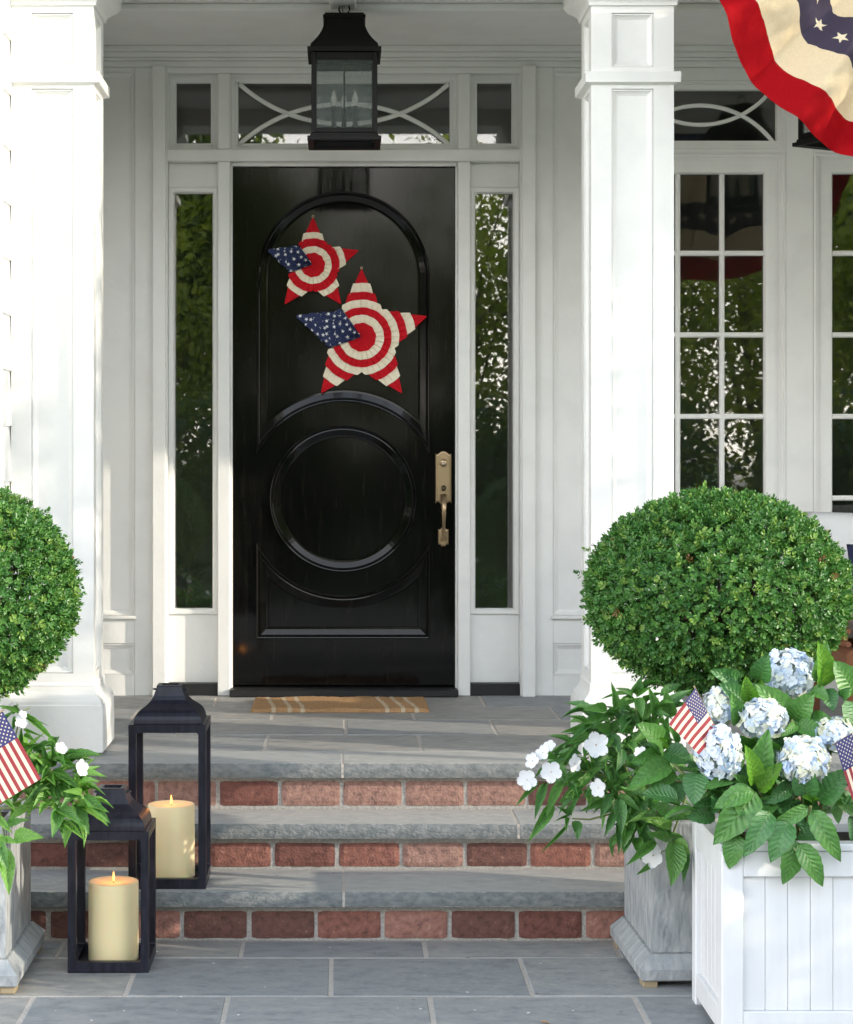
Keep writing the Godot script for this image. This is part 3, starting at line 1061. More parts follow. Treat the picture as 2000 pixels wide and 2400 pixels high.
func curved_bars_at(parent: Node, cx: float, w: float, y0: float, y1: float, bar: float) -> void:
	var s := flat()
	for k in 2:
		var d := 0.172
		var r := (w * w + d * d) / (2.0 * d)
		var a := rad_to_deg(asin(minf(1.0, w / r)))
		var p: PackedVector2Array
		if k == 0:
			p = arc(Vector2(cx, y1 - d + r), r, 270 - a, 270 + a, 40)
		else:
			p = arc(Vector2(cx, y0 + d - r), r, 90 + a, 90 - a, 40)
		s = flat()
		strip(s, p, bar, 0.0055, 0.020 + 0.001 * k, 0.005)
		part("curved_muntin", s, M.white, parent)


# ------------------------------------------------------------------ porch columns
func build_columns() -> void:
	column(Vector3(-0.972, 0, 1.5525), "sunlit square white porch column beside the clapboard wall", 0.009)
	column(Vector3(0.9575, 0, 1.5525), "square white porch column between the door and the windows", 0.0)
	column(Vector3(2.89, 0, 1.5525), "square white porch column on the far side of the bunting", 0.0)
	column(Vector3(4.82, 0, 1.5525), "square white porch column at the far end of the porch", 0.0)


func column(at: Vector3, label: String, lift: float) -> void:
	var t := thing("porch_column", label, "column", "square porch columns", at)
	var hw := 0.1375
	var inn := 0.1195
	var st := 0.0685
	var s := flat()
	box(s, Vector3(-inn, 0.2, -inn), Vector3(inn, 2.58, inn))
	for a in [-1.0, 1.0]:
		for b in [-1.0, 1.0]:
			var lo := Vector3(minf(a * (hw - st), a * hw), 0, minf(b * (hw - st), b * hw))
			var hi := Vector3(maxf(a * (hw - st), a * hw), 0, maxf(b * (hw - st), b * hw))
			for y in [[0.2702, 2.2138], [2.2862, 2.4658]]:
				box(s, Vector3(lo.x, y[0], lo.z), Vector3(hi.x, y[1], hi.z), 0.0)
	for y in [[0.16, 0.27], [2.214, 2.286], [2.466, 2.59]]:
		box(s, Vector3(-hw, y[0], -hw), Vector3(hw, y[1], hw), 0.0)
	part("shaft", s, M.white, t)
	for face in 4:
		var b := Basis(Vector3.UP, face * PI / 2)
		var xf := Transform3D(b, b * Vector3(0, 0, hw - 0.011))
		for y in [[0.2703, 2.2137], [2.2863, 2.4657]]:
			s = flat()
			ring(s, rect(-hw + st + 0.0003, hw - st - 0.0003, y[0], y[1]), [Vector2(0, 0.0), Vector2(0.0015, 0.006), Vector2(0.006, 0.006), Vector2(0.008, 0.001), Vector2(0.015, -0.004), Vector2(0.019, -0.0055), Vector2(0.020, -0.008)], xf)
			part("panel_moulding", s, M.white, t)
	s = flat()
	tower(s, [Vector2(0.138, 2.226), Vector2(0.150, 2.2325), Vector2(0.1575, 2.233), Vector2(0.1580, 2.266), Vector2(0.1565, 2.2685), Vector2(0.138, 2.2715)])
	part("neck_band", s, M.white, t)
	s = flat()
	tower(s, [Vector2(0.138, 2.488), Vector2(0.146, 2.490), Vector2(0.147, 2.500), Vector2(0.152, 2.508), Vector2(0.163, 2.518), Vector2(0.180, 2.530), Vector2(0.190, 2.545), Vector2(0.194, 2.550), Vector2(0.1945, 2.589), Vector2(0.19, 2.5895)])
	part("capital", s, M.white, t)
	s = flat()
	tower(s, [Vector2(0.1675, 0.165), Vector2(0.1655, 0.178), Vector2(0.158, 0.190), Vector2(0.149, 0.199), Vector2(0.144, 0.211), Vector2(0.1425, 0.225), Vector2(0.1435, 0.231), Vector2(0.138, 0.240)])
	part("base_moulding", s, M.white, t)
	s = flat()
	box(s, Vector3(-0.172, lift, -0.172), Vector3(0.172, 0.168, 0.172), 0.003)
	part("plinth", s, M.white, t)
	if lift > 0.0:
		part("footing", bx(-0.13, 0.13, 0.0, lift - 0.0005, -0.13, 0.13, 0.0), M.bark, t)


# ------------------------------------------------------------------ foliage
func leaf_mesh(kind: int) -> ArrayMesh:
	# unit leaf: stalk at the origin, tip at +y, face towards +z, half a unit wide at most
	# kind 0 broad toothed hydrangea leaf, 1 slender impatiens leaf, 2 broad with a drooping tip
	var s := smooth()
	var n := 12
	var across := [-1.0, -0.55, 0.0, 0.55, 1.0]
	var g := []
	for i in n + 1:
		var t := float(i) / n
		var w := 0.0
		if kind == 1:
			w = 0.5 * pow(sin(PI * pow(t, 0.82)), 0.95) * (1.0 - 0.25 * t)
		else:
			w = 0.5 * pow(sin(PI * pow(t, 0.78)), 0.72) * (1.0 - 0.12 * t)
			if t > 0.86:
				w *= 0.9
		var tooth := 1.0 + (0.05 if i % 2 == 0 else -0.03) if i > 1 and i < n - 1 else 1.0
		var row := []
		for u in across:
			var x: float = u * w * (tooth if absf(u) > 0.9 else 1.0)
			var bend := [-0.16, -0.22, -0.38][kind] as float
			var z: float = bend * t * t + 0.05 * sin(PI * t) + absf(x) * [0.28, 0.34, 0.15][kind]
			z += 0.012 * sin(t * 23.0 + u * 2.0) * absf(u)
			row.append([Vector3(x, t, z), Vector2(u * 0.5 + 0.5, 1.0 - t)])
		g.append(row)
	for i in n:
		for j in 4:
			for q in [[i, j], [i + 1, j + 1], [i, j + 1], [i, j], [i + 1, j], [i + 1, j + 1]]:
				s.set_uv(g[q[0]][q[1]][1])
				s.add_vertex(g[q[0]][q[1]][0])
	s.generate_normals()
	s.generate_tangents()
	return s.commit()


func lay_leaf(mesh: Mesh, m: Material, parent: Node3D, base: Vector3, tip: Vector3, width: float, face: Vector3) -> MeshInstance3D:
	var y := tip - base
	var z := (face - y.normalized() * face.dot(y.normalized())).normalized()
	var x := y.normalized().cross(z) * width
	var b := Basis(x, y, z * y.length())
	return mesh_part("leaf", mesh, m, parent, Transform3D(b, base))


# where a point seen at (px, py) of the 2000 x 2400 photograph stands at depth z
func at(px: float, py: float, z: float) -> Vector3:
	var d := EYE.z - z
	return Vector3(EYE.x + (px - 800.0) / 4800.0 * d, EYE.y - (py - 1060.0) / 4800.0 * d, z)


func sprig_mesh(kind: int) -> ArrayMesh:
	# a tip of boxwood: pairs of small glossy leaves along a short shoot, growing to +y
	var s := smooth()
	var r := RandomNumberGenerator.new()
	r.seed = 500 + kind
	for i in 4:
		for k in 2:
			var yaw := i * PI / 2 + k * PI + r.randf_range(-0.4, 0.4)
			var tilt := lerpf(1.15, 0.45, i / 3.0) + r.randf_range(-0.25, 0.25)
			var l := lerpf(1.0, 0.72, i / 3.0) * r.randf_range(0.85, 1.1)
			var b := Basis(Vector3.UP, yaw) * Basis(Vector3.RIGHT, tilt)
			var o := Vector3(0, 0.10 + i * 0.32, 0)
			var shade := r.randf_range(0.85, 1.1)
			var pts := [Vector3(0, 0, 0), Vector3(0.27, 0.38, 0.05), Vector3(0.22, 0.75, 0.02), Vector3(0, 1.0, -0.06), Vector3(-0.22, 0.75, 0.02), Vector3(-0.27, 0.38, 0.05), Vector3(0, 0.5, -0.05)]
			for q in 6:
				for v in [pts[6], pts[(q + 1) % 6], pts[q]]:
					s.set_color(Color(shade, shade, shade))
					s.add_vertex(o + b * (v * l))
	s.generate_normals()
	return s.commit()


func scatter(called: String, mesh: Mesh, m: Material, parent: Node, xfs: Array, cols: Array) -> MultiMeshInstance3D:
	var mm := MultiMesh.new()
	mm.transform_format = MultiMesh.TRANSFORM_3D
	mm.use_colors = true
	mm.mesh = mesh
	mm.instance_count = xfs.size()
	for i in xfs.size():
		mm.set_instance_transform(i, xfs[i])
		mm.set_instance_color(i, cols[i])
	var o := MultiMeshInstance3D.new()
	o.multimesh = mm
	o.material_override = m
	put(o, called, parent)
	o.set_meta("kind", "stuff")
	return o


func facing(dir: Vector3, spin: float, size: float) -> Basis:
	var y := dir.normalized()
	var x := y.cross(Vector3.UP if absf(y.y) < 0.95 else Vector3.RIGHT).normalized()
	var b := Basis(x, y, x.cross(y))
	return Basis(y, spin) * b * Basis.from_scale(Vector3.ONE * size)


func topiary(at_: Vector3, rx: float, ry: float, base_y: float, label: String, seed_: int, n: int) -> void:
	var r := RandomNumberGenerator.new()
	r.seed = seed_
	var t := thing("boxwood_ball", label, "topiary", "clipped boxwood balls in grey planters", Vector3(at_.x, base_y, at_.z))
	var c := Vector3(0, at_.y - base_y, 0)
	var s := smooth()
	tube(s, [Vector3(0, 0, 0), Vector3(0.01, 0.06, 0), c * 0.8], 0.025, 0.018, 10)
	part("trunk", s, M.bark, t)
	var lump := FastNoiseLite.new()
	lump.seed = seed_
	lump.frequency = 2.2
	var f := FastNoiseLite.new()
	f.seed = seed_ + 7
	f.frequency = 5.0
	for kind in 2:
		var xfs := []
		var cols := []
		for i in n / 2:
			var u := r.randf_range(-1, 1)
			var a := r.randf() * TAU
			var d := Vector3(sqrt(1 - u * u) * cos(a), u, sqrt(1 - u * u) * sin(a))
			var depth := pow(r.randf(), 1.8) * 0.16
			var q := 1.0 - depth + 0.040 * lump.get_noise_3dv(d * 3.0) + 0.024 * r.randf_range(-1, 1)
			if r.randf() < 0.014:
				q += r.randf_range(0.02, 0.075)
			# clefts where the clipped shoots part and the dark inside shows
			if f.get_noise_3dv(d * 2.0) > 0.27 and depth < 0.09:
				continue
			var p := c + Vector3(d.x * rx, d.y * ry, d.z * rx) * q
			var nrm := Vector3(d.x / rx, d.y / ry, d.z / rx).normalized()
			var dir := (nrm + Vector3(r.randfn(), r.randfn(), r.randfn()) * 0.42 + Vector3(0, 0.25, 0)).normalized()
			xfs.append(Transform3D(facing(dir, r.randf() * TAU, r.randf_range(0.0138, 0.0190)), p))
			var g := r.randf()
			var col := Color(0.056, 0.185, 0.042).lerp(Color(0.130, 0.300, 0.060), g)
			if r.randf() < 0.12:
				col = Color(0.24, 0.40, 0.08)
			if r.randf() < 0.004:
				col = Color(0.26, 0.13, 0.04)
			cols.append(col)
		scatter("crown", sprig_mesh(kind), M.boxleaf, t, xfs, cols)
	# twiggy core
	var core := smooth()
	for i in 60:
		var d := Vector3(r.randfn(), r.randfn() * 0.8, r.randfn()).normalized()
		tube(core, [c * 0.75, c + Vector3(d.x * rx, d.y * ry, d.z * rx) * 0.45, c + Vector3(d.x * rx, d.y * ry, d.z * rx) * 0.9], 0.006, 0.0015, 5)
	part("branches", core, M.bark, t)


func clump_mesh(seed_: int, n: int) -> ArrayMesh:
	var s := smooth()
	var r := RandomNumberGenerator.new()
	r.seed = seed_
	for i in n:
		var o := Vector3(r.randfn(), r.randfn(), r.randfn()) * 0.42
		var b := Basis.from_euler(Vector3(r.randf() * TAU, r.randf() * TAU, r.randf() * TAU))
		var l := r.randf_range(0.22, 0.42)
		var p := [Vector3(0, 0, 0), Vector3(0.3, 0.5, 0.06), Vector3(0, 1, -0.08), Vector3(-0.3, 0.5, 0.06)]
		for v in [p[0], p[2], p[1], p[0], p[3], p[2]]:
			s.set_color(Color(1, 1, 1))
			s.add_vertex(o + b * (v * l))
	s.generate_normals()
	return s.commit()


var clumps := []


func tree(called: String, label: String, category: String, group: String, at_: Vector3, trunk_h: float, trunk_r: float, c: Vector3, rad: Vector3, n: int, size: float, dark: Color, light: Color, seed_: int) -> void:
	var r := RandomNumberGenerator.new()
	r.seed = seed_
	var t := thing(called, label, category, group, at_)
	if clumps.is_empty():
		for k in 3:
			clumps.append(clump_mesh(700 + k, 16))
	var s := smooth()
	tube(s, [Vector3(0, -0.1, 0), Vector3(r.randf_range(-0.1, 0.1), trunk_h * 0.5, r.randf_range(-0.1, 0.1)), Vector3(c.x * 0.6, trunk_h, c.z * 0.6)], trunk_r, trunk_r * 0.6, 10)
	for k in 7:
		var d := Vector3(r.randfn(), absf(r.randfn()) * 0.7 + 0.2, r.randfn()).normalized()
		tube(s, [Vector3(c.x * 0.6, trunk_h * 0.95, c.z * 0.6), c + Vector3(d.x * rad.x, d.y * rad.y, d.z * rad.z) * 0.35, c + Vector3(d.x * rad.x, d.y * rad.y, d.z * rad.z) * 0.85], trunk_r * 0.45, trunk_r * 0.08, 6)
	part("trunk", s, M.bark, t)
	var f := FastNoiseLite.new()
	f.seed = seed_
	f.frequency = 0.9 / maxf(1.0, rad.length() * 0.35)
	for kind in 3:
		var xfs := []
		var cols := []
		for i in n / 3:
			var d := Vector3(r.randfn(), r.randfn(), r.randfn()).normalized() * pow(r.randf(), 0.42)
			var p := c + Vector3(d.x * rad.x, d.y * rad.y, d.z * rad.z)
			if f.get_noise_3dv(p * 2.0) < -0.12:
				continue
			xfs.append(Transform3D(Basis.from_euler(Vector3(r.randf() * TAU, r.randf() * TAU, 0)) * Basis.from_scale(Vector3.ONE * size * r.randf_range(0.7, 1.3)), p))
			cols.append(dark.lerp(light, r.randf()))
		scatter("crown", clumps[kind], M.treeleaf, t, xfs, cols)


func build_garden() -> void:
	var dk := Color(0.035, 0.085, 0.018)
	var lt := Color(0.10, 0.17, 0.035)
	# across the lawn, mirrored in the windows and in the glossy door
	for k in [[-9.0, 21.0, 1.0], [-3.2, 22.0, 0.85], [8.5, 23.0, 0.9]]:
		tree("garden_tree", "broad leafy garden tree standing across the lawn from the porch", "tree", "trees across the lawn", Vector3(k[0], GROUND - 0.06, k[1]), 2.6 * k[2], 0.22, Vector3(0, 5.4 * k[2], 0), Vector3(3.0, 3.2, 2.6) * k[2], 3600, 0.42, Color(0.07, 0.13, 0.02), Color(0.17, 0.25, 0.045), 300 + int(k[0] * 10))
	for k in 9:
		tree("garden_shrub", "dense dark shrub in the border across the lawn", "shrub", "shrubs across the lawn", Vector3(-8.0 + k * 2.3 + sin(k * 2.1) * 0.4, GROUND - 0.06, 15.5 + cos(k * 1.7) * 0.7), 0.7, 0.06, Vector3(0, 1.05, 0), Vector3(1.35, 1.15 + 0.25 * sin(k * 3.0), 1.1), 900, 0.30, dk, lt, 340 + k)
	# a bank of lilac-high bushes that fills the view mirrored in the windows
	for k in [[-2.6, 19.5, 0.95], [-0.6, 20.2, 1.05], [1.6, 18.8, 1.05], [3.6, 17.6, 1.0], [5.4, 18.4, 1.15], [7.3, 17.4, 1.05], [9.2, 18.2, 1.2], [11.2, 17.2, 1.1], [13.3, 17.8, 1.15]]:
		tree("tall_bush", "tall yellow-green bush in the bank across the lawn from the windows", "bush", "bushes across from the windows", Vector3(k[0], GROUND - 0.06, k[1]), 1.6, 0.09, Vector3(0, 2.9, 0) * k[2], Vector3(1.45, 2.7, 1.3) * k[2], 1000, 0.34, Color(0.22, 0.31, 0.035), Color(0.44, 0.51, 0.085), 420 + int(k[0] * 10))
	# added unseen shrub, put here to shade the hydrangea and its box
	tree("added_shrub", "added leafy green shrub out of view that shades the hydrangea box", "shrub", "", Vector3(4.3, GROUND - 0.06, 4.75), 0.5, 0.04, Vector3(0, 0.85, 0), Vector3(0.8, 0.80, 0.95), 1100, 0.22, dk, lt, 366)
	# added unseen tree: crown shaped to block high sky, low sun passes under it
	tree("added_shade_tree", "added tall tree out of view with its crown blocking the high sky over the paving", "tree", "", Vector3(5.6, GROUND - 0.06, 7.6), 5.5, 0.34, Vector3(-4.4, 8.5, -3.3), Vector3(7.5, 2.3, 4.0), 8500, 0.88, dk, lt, 390)
	# a loose small tree beyond the steps: the sun reaches the middle column through its leaves
	tree("ornamental_tree", "small loose-leaved ornamental tree in the bed beside the porch", "tree", "", Vector3(4.7, GROUND - 0.06, 3.25), 2.0, 0.05, Vector3(0.1, 3.2, 0.0), Vector3(0.95, 0.95, 0.85), 300, 0.22, dk, lt, 395)


# ------------------------------------------------------------------ hanging lanterns
func build_lamps() -> void:
	pendant(Vector3(0.0, 2.135, 0.97), 0.0, 2.646, "black hanging lantern with seeded glass above the front door")
	pendant(Vector3(1.84, 2.135, 0.97), 0.55, 2.673, "black hanging lantern partly hidden behind the bunting")


func pendant(at_: Vector3, turn: float, ceiling: float, label: String) -> void:
	var t := thing("pendant_lantern", label, "lantern", "black hanging porch lanterns", at_, turn)
	var w := 0.1335
	# base tray, open below
	var s := flat()
	ring(s, rect(-w, w, -w, w), [Vector2(0, 0), Vector2(0.0, 0.014), Vector2(0.010, 0.016), Vector2(0.012, 0.026), Vector2(0.022, 0.027), Vector2(0.022, 0.004), Vector2(0.006, 0.001), Vector2(0, 0)], Transform3D(Basis(Vector3.RIGHT, -PI / 2), Vector3.ZERO))
	part("base_tray", s, M.black_lamp, t)
	var h0 := 0.027
	var h1 := 0.320
	var pw := 0.1195
	for a in [-1.0, 1.0]:
		for b in [-1.0, 1.0]:
			part("post", bx(minf(a * pw, a * (pw - 0.017)), maxf(a * pw, a * (pw - 0.017)), h0, h1, minf(b * pw, b * (pw - 0.017)), maxf(b * pw, b * (pw - 0.017))), M.black_lamp, t)
	for face in 4:
		var b := Basis(Vector3.UP, face * PI / 2)
		for y in [[0.028, 0.046], [0.292, 0.3195]]:
			var o := part("rail", bx(-pw + 0.0172, pw - 0.0172, y[0], y[1], pw - 0.014, pw - 0.001), M.black_lamp, t)
			o.basis = b
		var g := part("pane", bx(-pw + 0.014, pw - 0.014, 0.044, 0.294, pw - 0.009, pw - 0.006, 0.0), M.seeded, t)
		g.basis = b
	s = flat()
	tower(s, [Vector2(0.100, 0.3205), Vector2(0.1335, 0.3205), Vector2(0.1340, 0.337), Vector2(0.124, 0.338), Vector2(0.121, 0.350), Vector2(0.1205, 0.352)])
	part("rim", s, M.black_lamp, t)
	s = flat()
	var prof := []
	for i in 13:
		var q := i / 12.0
		prof.append(Vector2(lerpf(0.1195, 0.0715, 1.0 - pow(1.0 - q, 2.1)), 0.3525 + 0.104 * q))
	tower(s, prof, Vector3.ZERO, false)
	part("roof", s, M.black_lamp, t)
	s = flat()
	tower(s, [Vector2(0.071, 0.452), Vector2(0.0775, 0.453), Vector2(0.0775, 0.464), Vector2(0.072, 0.466), Vector2(0.070, 0.472)])
	part("cap", s, M.black_lamp, t)
	var rg := smooth()
	var lp := []
	for i in 25:
		var q := TAU * i / 24.0
		lp.append(Vector3(cos(q) * 0.0195, 0.500 + sin(q) * 0.0195, 0))
	tube(rg, lp, 0.0028, 0.0028, 8)
	part("ring", rg, M.black_lamp, t)
	rg = smooth()
	tube(rg, [Vector3(0.0, 0.509, 0), Vector3(0.0, ceiling - at_.y, 0)], 0.0032, 0.0032, 8)
	part("rod", rg, M.black_lamp, t)
	rg = smooth()
	tube(rg, [Vector3(0.0, 0.470, 0.003), Vector3(-0.006, 0.49, 0.003), Vector3(-0.0065, 0.505, 0.003), Vector3(-0.006, ceiling - at_.y, 0.003)], 0.0014, 0.0014, 6)
	part("wire", rg, M.black_lamp, t)
	# candelabra inside
	rg = smooth()
	tube(rg, [Vector3(0, 0.035, 0), Vector3(0, 0.345, 0)], 0.0035, 0.0035, 8)
	tube(rg, [Vector3(-pw + 0.01, 0.034, 0), Vector3(pw - 0.01, 0.034, 0)], 0.006, 0.006, 8)
	part("stem", rg, M.black_lamp, t)
	for k in 3:
		var q := TAU * k / 3.0 + 0.5
		var o := Vector3(cos(q), 0, sin(q)) * 0.045
		rg = smooth()
		tube(rg, [Vector3(0, 0.055, 0), o + Vector3(0, 0.060, 0)], 0.004, 0.004, 8)
		lathe(rg, [Vector2(0.012, 0.06), Vector2(0.012, 0.066), Vector2(0.0095, 0.068), Vector2(0.0095, 0.138), Vector2(0.0, 0.139)], 14, o)
		var cd := part("candle_arm", rg, M.black_lamp, t)
		rg = smooth()
		lathe(rg, [Vector2(0.006, 0.139), Vector2(0.0125, 0.155), Vector2(0.013, 0.165), Vector2(0.008, 0.182), Vector2(0.002, 0.197), Vector2(0.0, 0.198)], 16, o)
		part("bulb", rg, M.bulb, cd)


# ------------------------------------------------------------------ pleated stars on the door
func build_stars() -> void:
	door_star(Vector3(0.0730, 1.480, 0.016), 0.285, 0.133, [0.0, 0.059, 0.093, 0.124, 0.156, 0.189, 0.226, 0.285], "large pleated fabric star in red, cream and starry navy hanging on the door", 4)
	door_star(Vector3(-0.1285, 1.779, 0.016), 0.199, 0.092, [0.0, 0.050, 0.078, 0.111, 0.137, 0.199], "small pleated fabric star with plain red rings hanging above the larger one", 5)


func star_edge(th: float, rt: float, rv: float) -> float:
	# distance from the middle to the outline of a five-pointed star, th = 0 at the upper tip
	var a := fposmod(th + PI / 5, TAU / 5) - PI / 5
	a = absf(a)
	var t := Vector2(rt, 0)
	var v := Vector2(cos(PI / 5), sin(PI / 5)) * rv
	var d := Vector2(cos(a), sin(a))
	var e := v - t
	return t.cross(e) / d.cross(e)


func door_star(at_: Vector3, rt: float, rv: float, tiers: Array, label: String, seed_: int) -> void:
	var r := RandomNumberGenerator.new()
	r.seed = seed_
	var t := thing("fabric_star", label, "star decoration", "pleated stars on the front door", at_)
	var n := 240
	# padded backing that gives the star its thickness
	var s := flat()
	var p := PackedVector2Array()
	for i in 10:
		var th := PI / 2 + PI * i / 5.0
		var q := rt * 0.97 if i % 2 == 0 else rv * 0.97
		p.append(Vector2(cos(th), sin(th)) * q)
	ring(s, p, [Vector2(0, -0.011), Vector2(0.0, -0.004), Vector2(0.004, -0.001)])
	fill(s, inset(p, 0.004), -0.001)
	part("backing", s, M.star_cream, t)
	var top := tiers.size() - 2
	for k in range(top, -1, -1):
		var r0: float = maxf(0.0, tiers[k] - 0.010)
		var r1: float = tiers[k + 1]
		var red := (k % 2 == 0)
		s = flat()
		var loops := []
		var depth := 0.003 + 0.0042 * (top - k)
		var pleats: float = [20.0, 24.0, 30.0, 36.0, 44.0, 52.0, 60.0][k]
		for i in n + 1:
			var th := TAU * i / n
			var edge := star_edge(th, rt, rv) * 1.0
			# every strip is cut square, so its hem stands out past the outline of the star
			if k > 0 and k < top:
				var hem := 0.013 / (r1 - r0)
				edge = r1 if edge + 0.014 >= r1 else minf(r1, (edge + 0.001 - hem * r0) / (1.0 - hem))
			elif k == top:
				edge += 0.003
			var q := fposmod(th * pleats / TAU, 1.0)
			var saw := (q if q < 0.85 else (1.0 - q) / 0.15 * 0.85) * (0.0062 if k > 0 else 0.0040)
			var ro := minf(r1 + (0.0012 * sin(th * pleats * 0.5) if k < top else 0.0), edge)
			var ri := minf(r0, edge)
			var d := Vector2(sin(th), cos(th))
			loops.append([Vector3(d.x * ri, d.y * ri, depth + saw * (0.15 if k == 0 else 0.8)), Vector3(d.x * (ri + ro) * 0.5, d.y * (ri + ro) * 0.5, depth + 0.0035 + saw), Vector3(d.x * ro, d.y * ro, depth + 0.0022 + saw * 0.9), Vector3(d.x * ro, d.y * ro, depth - 0.0035)])
		for i in n:
			var mid := TAU * (i + 0.5) / n
			var left := absf(wrapf(mid - TAU * 4.0 / 5.0, -PI, PI)) < PI / 5 + 0.02
			if left and k > 0:
				continue
			if loops[i][2].length() < 1e-4 or loops[i + 1][2].length() < 1e-4:
				continue
			for j in 3:
				quad(s, loops[i + 1][j], loops[i][j], loops[i][j + 1], loops[i + 1][j + 1])
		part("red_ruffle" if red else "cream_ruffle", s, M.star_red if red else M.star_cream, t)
	# navy arm with printed stars: overlapping gathered rows
	s = flat()
	var rows := tiers.size() * 2 - 3
	for k in rows:
		var r0 := lerpf(0.006, rt * 0.985, float(k) / rows) - (0.010 if k > 0 else 0.0)
		var r1 := lerpf(0.006, rt * 0.985, float(k + 1) / rows)
		var depth := 0.020 + 0.0042 * top - (0.010 + 0.0042 * top) * k / rows
		var m := 46
		var loops := []
		for i in m + 1:
			var th := TAU * 4.0 / 5.0 + lerpf(-PI / 5, PI / 5, float(i) / m)
			var edge := star_edge(th, rt, rv) + 0.003 + (0.010 if k % 2 == 0 else 0.003) * (0.5 + 0.5 * sin(i * 0.8 + k * 1.7))
			var rip := 0.0055 * sin(i * 0.95 + k * 2.0 + 0.8 * sin(i * 0.37)) + r.randf_range(-0.0012, 0.0012)
			var d := Vector2(sin(th), cos(th))
			var l := []
			for q in 4:
				var rad := minf(lerpf(r0, r1 + 0.004 * sin(i * 0.9 + k), q / 3.0), edge)
				l.append(Vector3(d.x * rad, d.y * rad, depth + rip * q / 3.0 + [-0.002, 0.003, 0.005, 0.002][q]))
			loops.append(l)
		for i in m:
			for j in 3:
				for v in [loops[i + 1][j], loops[i][j + 1], loops[i][j], loops[i + 1][j], loops[i + 1][j + 1], loops[i][j + 1]]:
					s.set_uv(Vector2(v.x, v.y).rotated(0.35 + 0.21 * k) * 5.6 + Vector2(0.2 + 0.37 * k, 0.35 + 0.23 * k))
					s.add_vertex(v)
	part("starry_arm", s, M.navy_stars, t)
	var g := smooth()
	var lp := []
	for i in 17:
		var q := TAU * i / 16.0
		lp.append(Vector3(cos(q) * 0.004, rt + 0.003 + sin(q) * 0.005, 0.004))
	tube(g, lp, 0.0012, 0.0012, 6)
	part("hanging_loop", g, M.cream, t)


func build_mat() -> void:
	var t := thing("doormat", "tan jute doormat with cream stripes lying before the black door", "doormat", "", Vector3(-0.016, 0.0, 0.40))
	var hw := 0.347
	var hd := 0.20
	var cuts := [-hw, -0.282, -0.266, -0.220, -0.204, -0.170, -0.154, 0.157, 0.173, 0.218, 0.234, 0.271, 0.287, hw]
	var r := RandomNumberGenerator.new()
	r.seed = 12
	var f := FastNoiseLite.new()
	f.seed = 3
	f.frequency = 4.0
	for k in cuts.size() - 1:
		var s := smooth()
		var nx := maxi(2, int((cuts[k + 1] - cuts[k]) / 0.008))
		var nz := 40
		var g := []
		for i in nx + 1:
			var col := []
			for j in nz + 1:
				var u: float = lerpf(cuts[k], cuts[k + 1], float(i) / nx)
				var v := lerpf(-hd, hd, float(j) / nz)
				var y := 0.0150 + 0.0075 * f.get_noise_2d(u, v) + 0.0016 * sin(v * 420.0) + r.randf_range(-0.0012, 0.0012)
				if j == 0 or j == nz:
					y = 0.001
					v += 0.004 * f.get_noise_2d(u * 6.0, v)
				var sk := 0.018 * sin(v * 7.0) * (1.0 if k > 0 else float(i) / nx) * (1.0 if k < cuts.size() - 2 else 1.0 - float(i) / nx)
				if (k == 0 and i == 0) or (k == cuts.size() - 2 and i == nx):
					y = 0.001
				col.append(Vector3(u + sk, y, v))
			g.append(col)
		for i in nx:
			for j in nz:
				quad(s, g[i][j], g[i][j + 1], g[i + 1][j + 1], g[i + 1][j])
		var stripe := k % 2 == 1
		part("stripe" if stripe else "weave", s, M.jute_cream if stripe else M.jute, t)


# ------------------------------------------------------------------ bunting
func build_bunting() -> void:
	var t := thing("bunting", "pleated half-round bunting in red, cream and starry navy", "bunting", "", Vector3(1.887, 2.743, 1.905))
	var px := 6.62 / 4800.0
	var bands := [[0.04, 0.30, "blue_band", M.navy_cloth], [0.30, 0.56, "cream_band", M.cream], [0.56, 0.72, "starry_band", M.navy_band], [0.72, 0.865, "cream_band", M.cream], [0.865, 1.0, "red_band", M.red]]
	var f := FastNoiseLite.new()
	f.seed = 21
	f.frequency = 1.0
	var surf := func(phi: float, q: float) -> Vector3:
		var rad := (518.0 + 100.0 * sin(phi)) * px * q
		var fold := asin(0.97 * sin(phi * 15.0 + 0.7 * sin(phi * 5.0) + 0.35 * f.get_noise_2d(phi * 3.0, q * 2.0))) / 1.33
		var z := 0.065 + 0.060 * q * fold + 0.030 * q * q * f.get_noise_2d(phi * 4.0, q * 4.0) + 0.05 * sin(q * 2.4)
		var lift := 0.075 * q * (1.0 - q) * cos(phi * 15.0 + 0.6) * (1.0 + f.get_noise_2d(phi * 6.0, q * 3.0))
		return Vector3(-cos(phi) * (rad + lift), -sin(phi) * (rad + lift), z)
	var n := 220
	for b in bands:
		var s := smooth()
		var m := 10
		for i in n:
			for j in m:
				var p0 := PI * i / n
				var p1 := PI * (i + 1) / n
				var q0: float = lerpf(b[0], b[1], float(j) / m)
				var q1: float = lerpf(b[0], b[1], float(j + 1) / m)
				for v in [[p0, q0], [p1, q1], [p0, q1], [p0, q0], [p1, q0], [p1, q1]]:
					s.set_uv(Vector2(v[0] / PI, (b[1] - v[1]) / (b[1] - b[0])))
					s.add_vertex(surf.call(v[0], v[1]))
		part(b[2], s, b[3], t)
	# header tape along the beam
	part("header_tape", bx(-0.80, 0.80, -0.012, 0.012, 0.0005, 0.006, 0.001), M.cream, t)


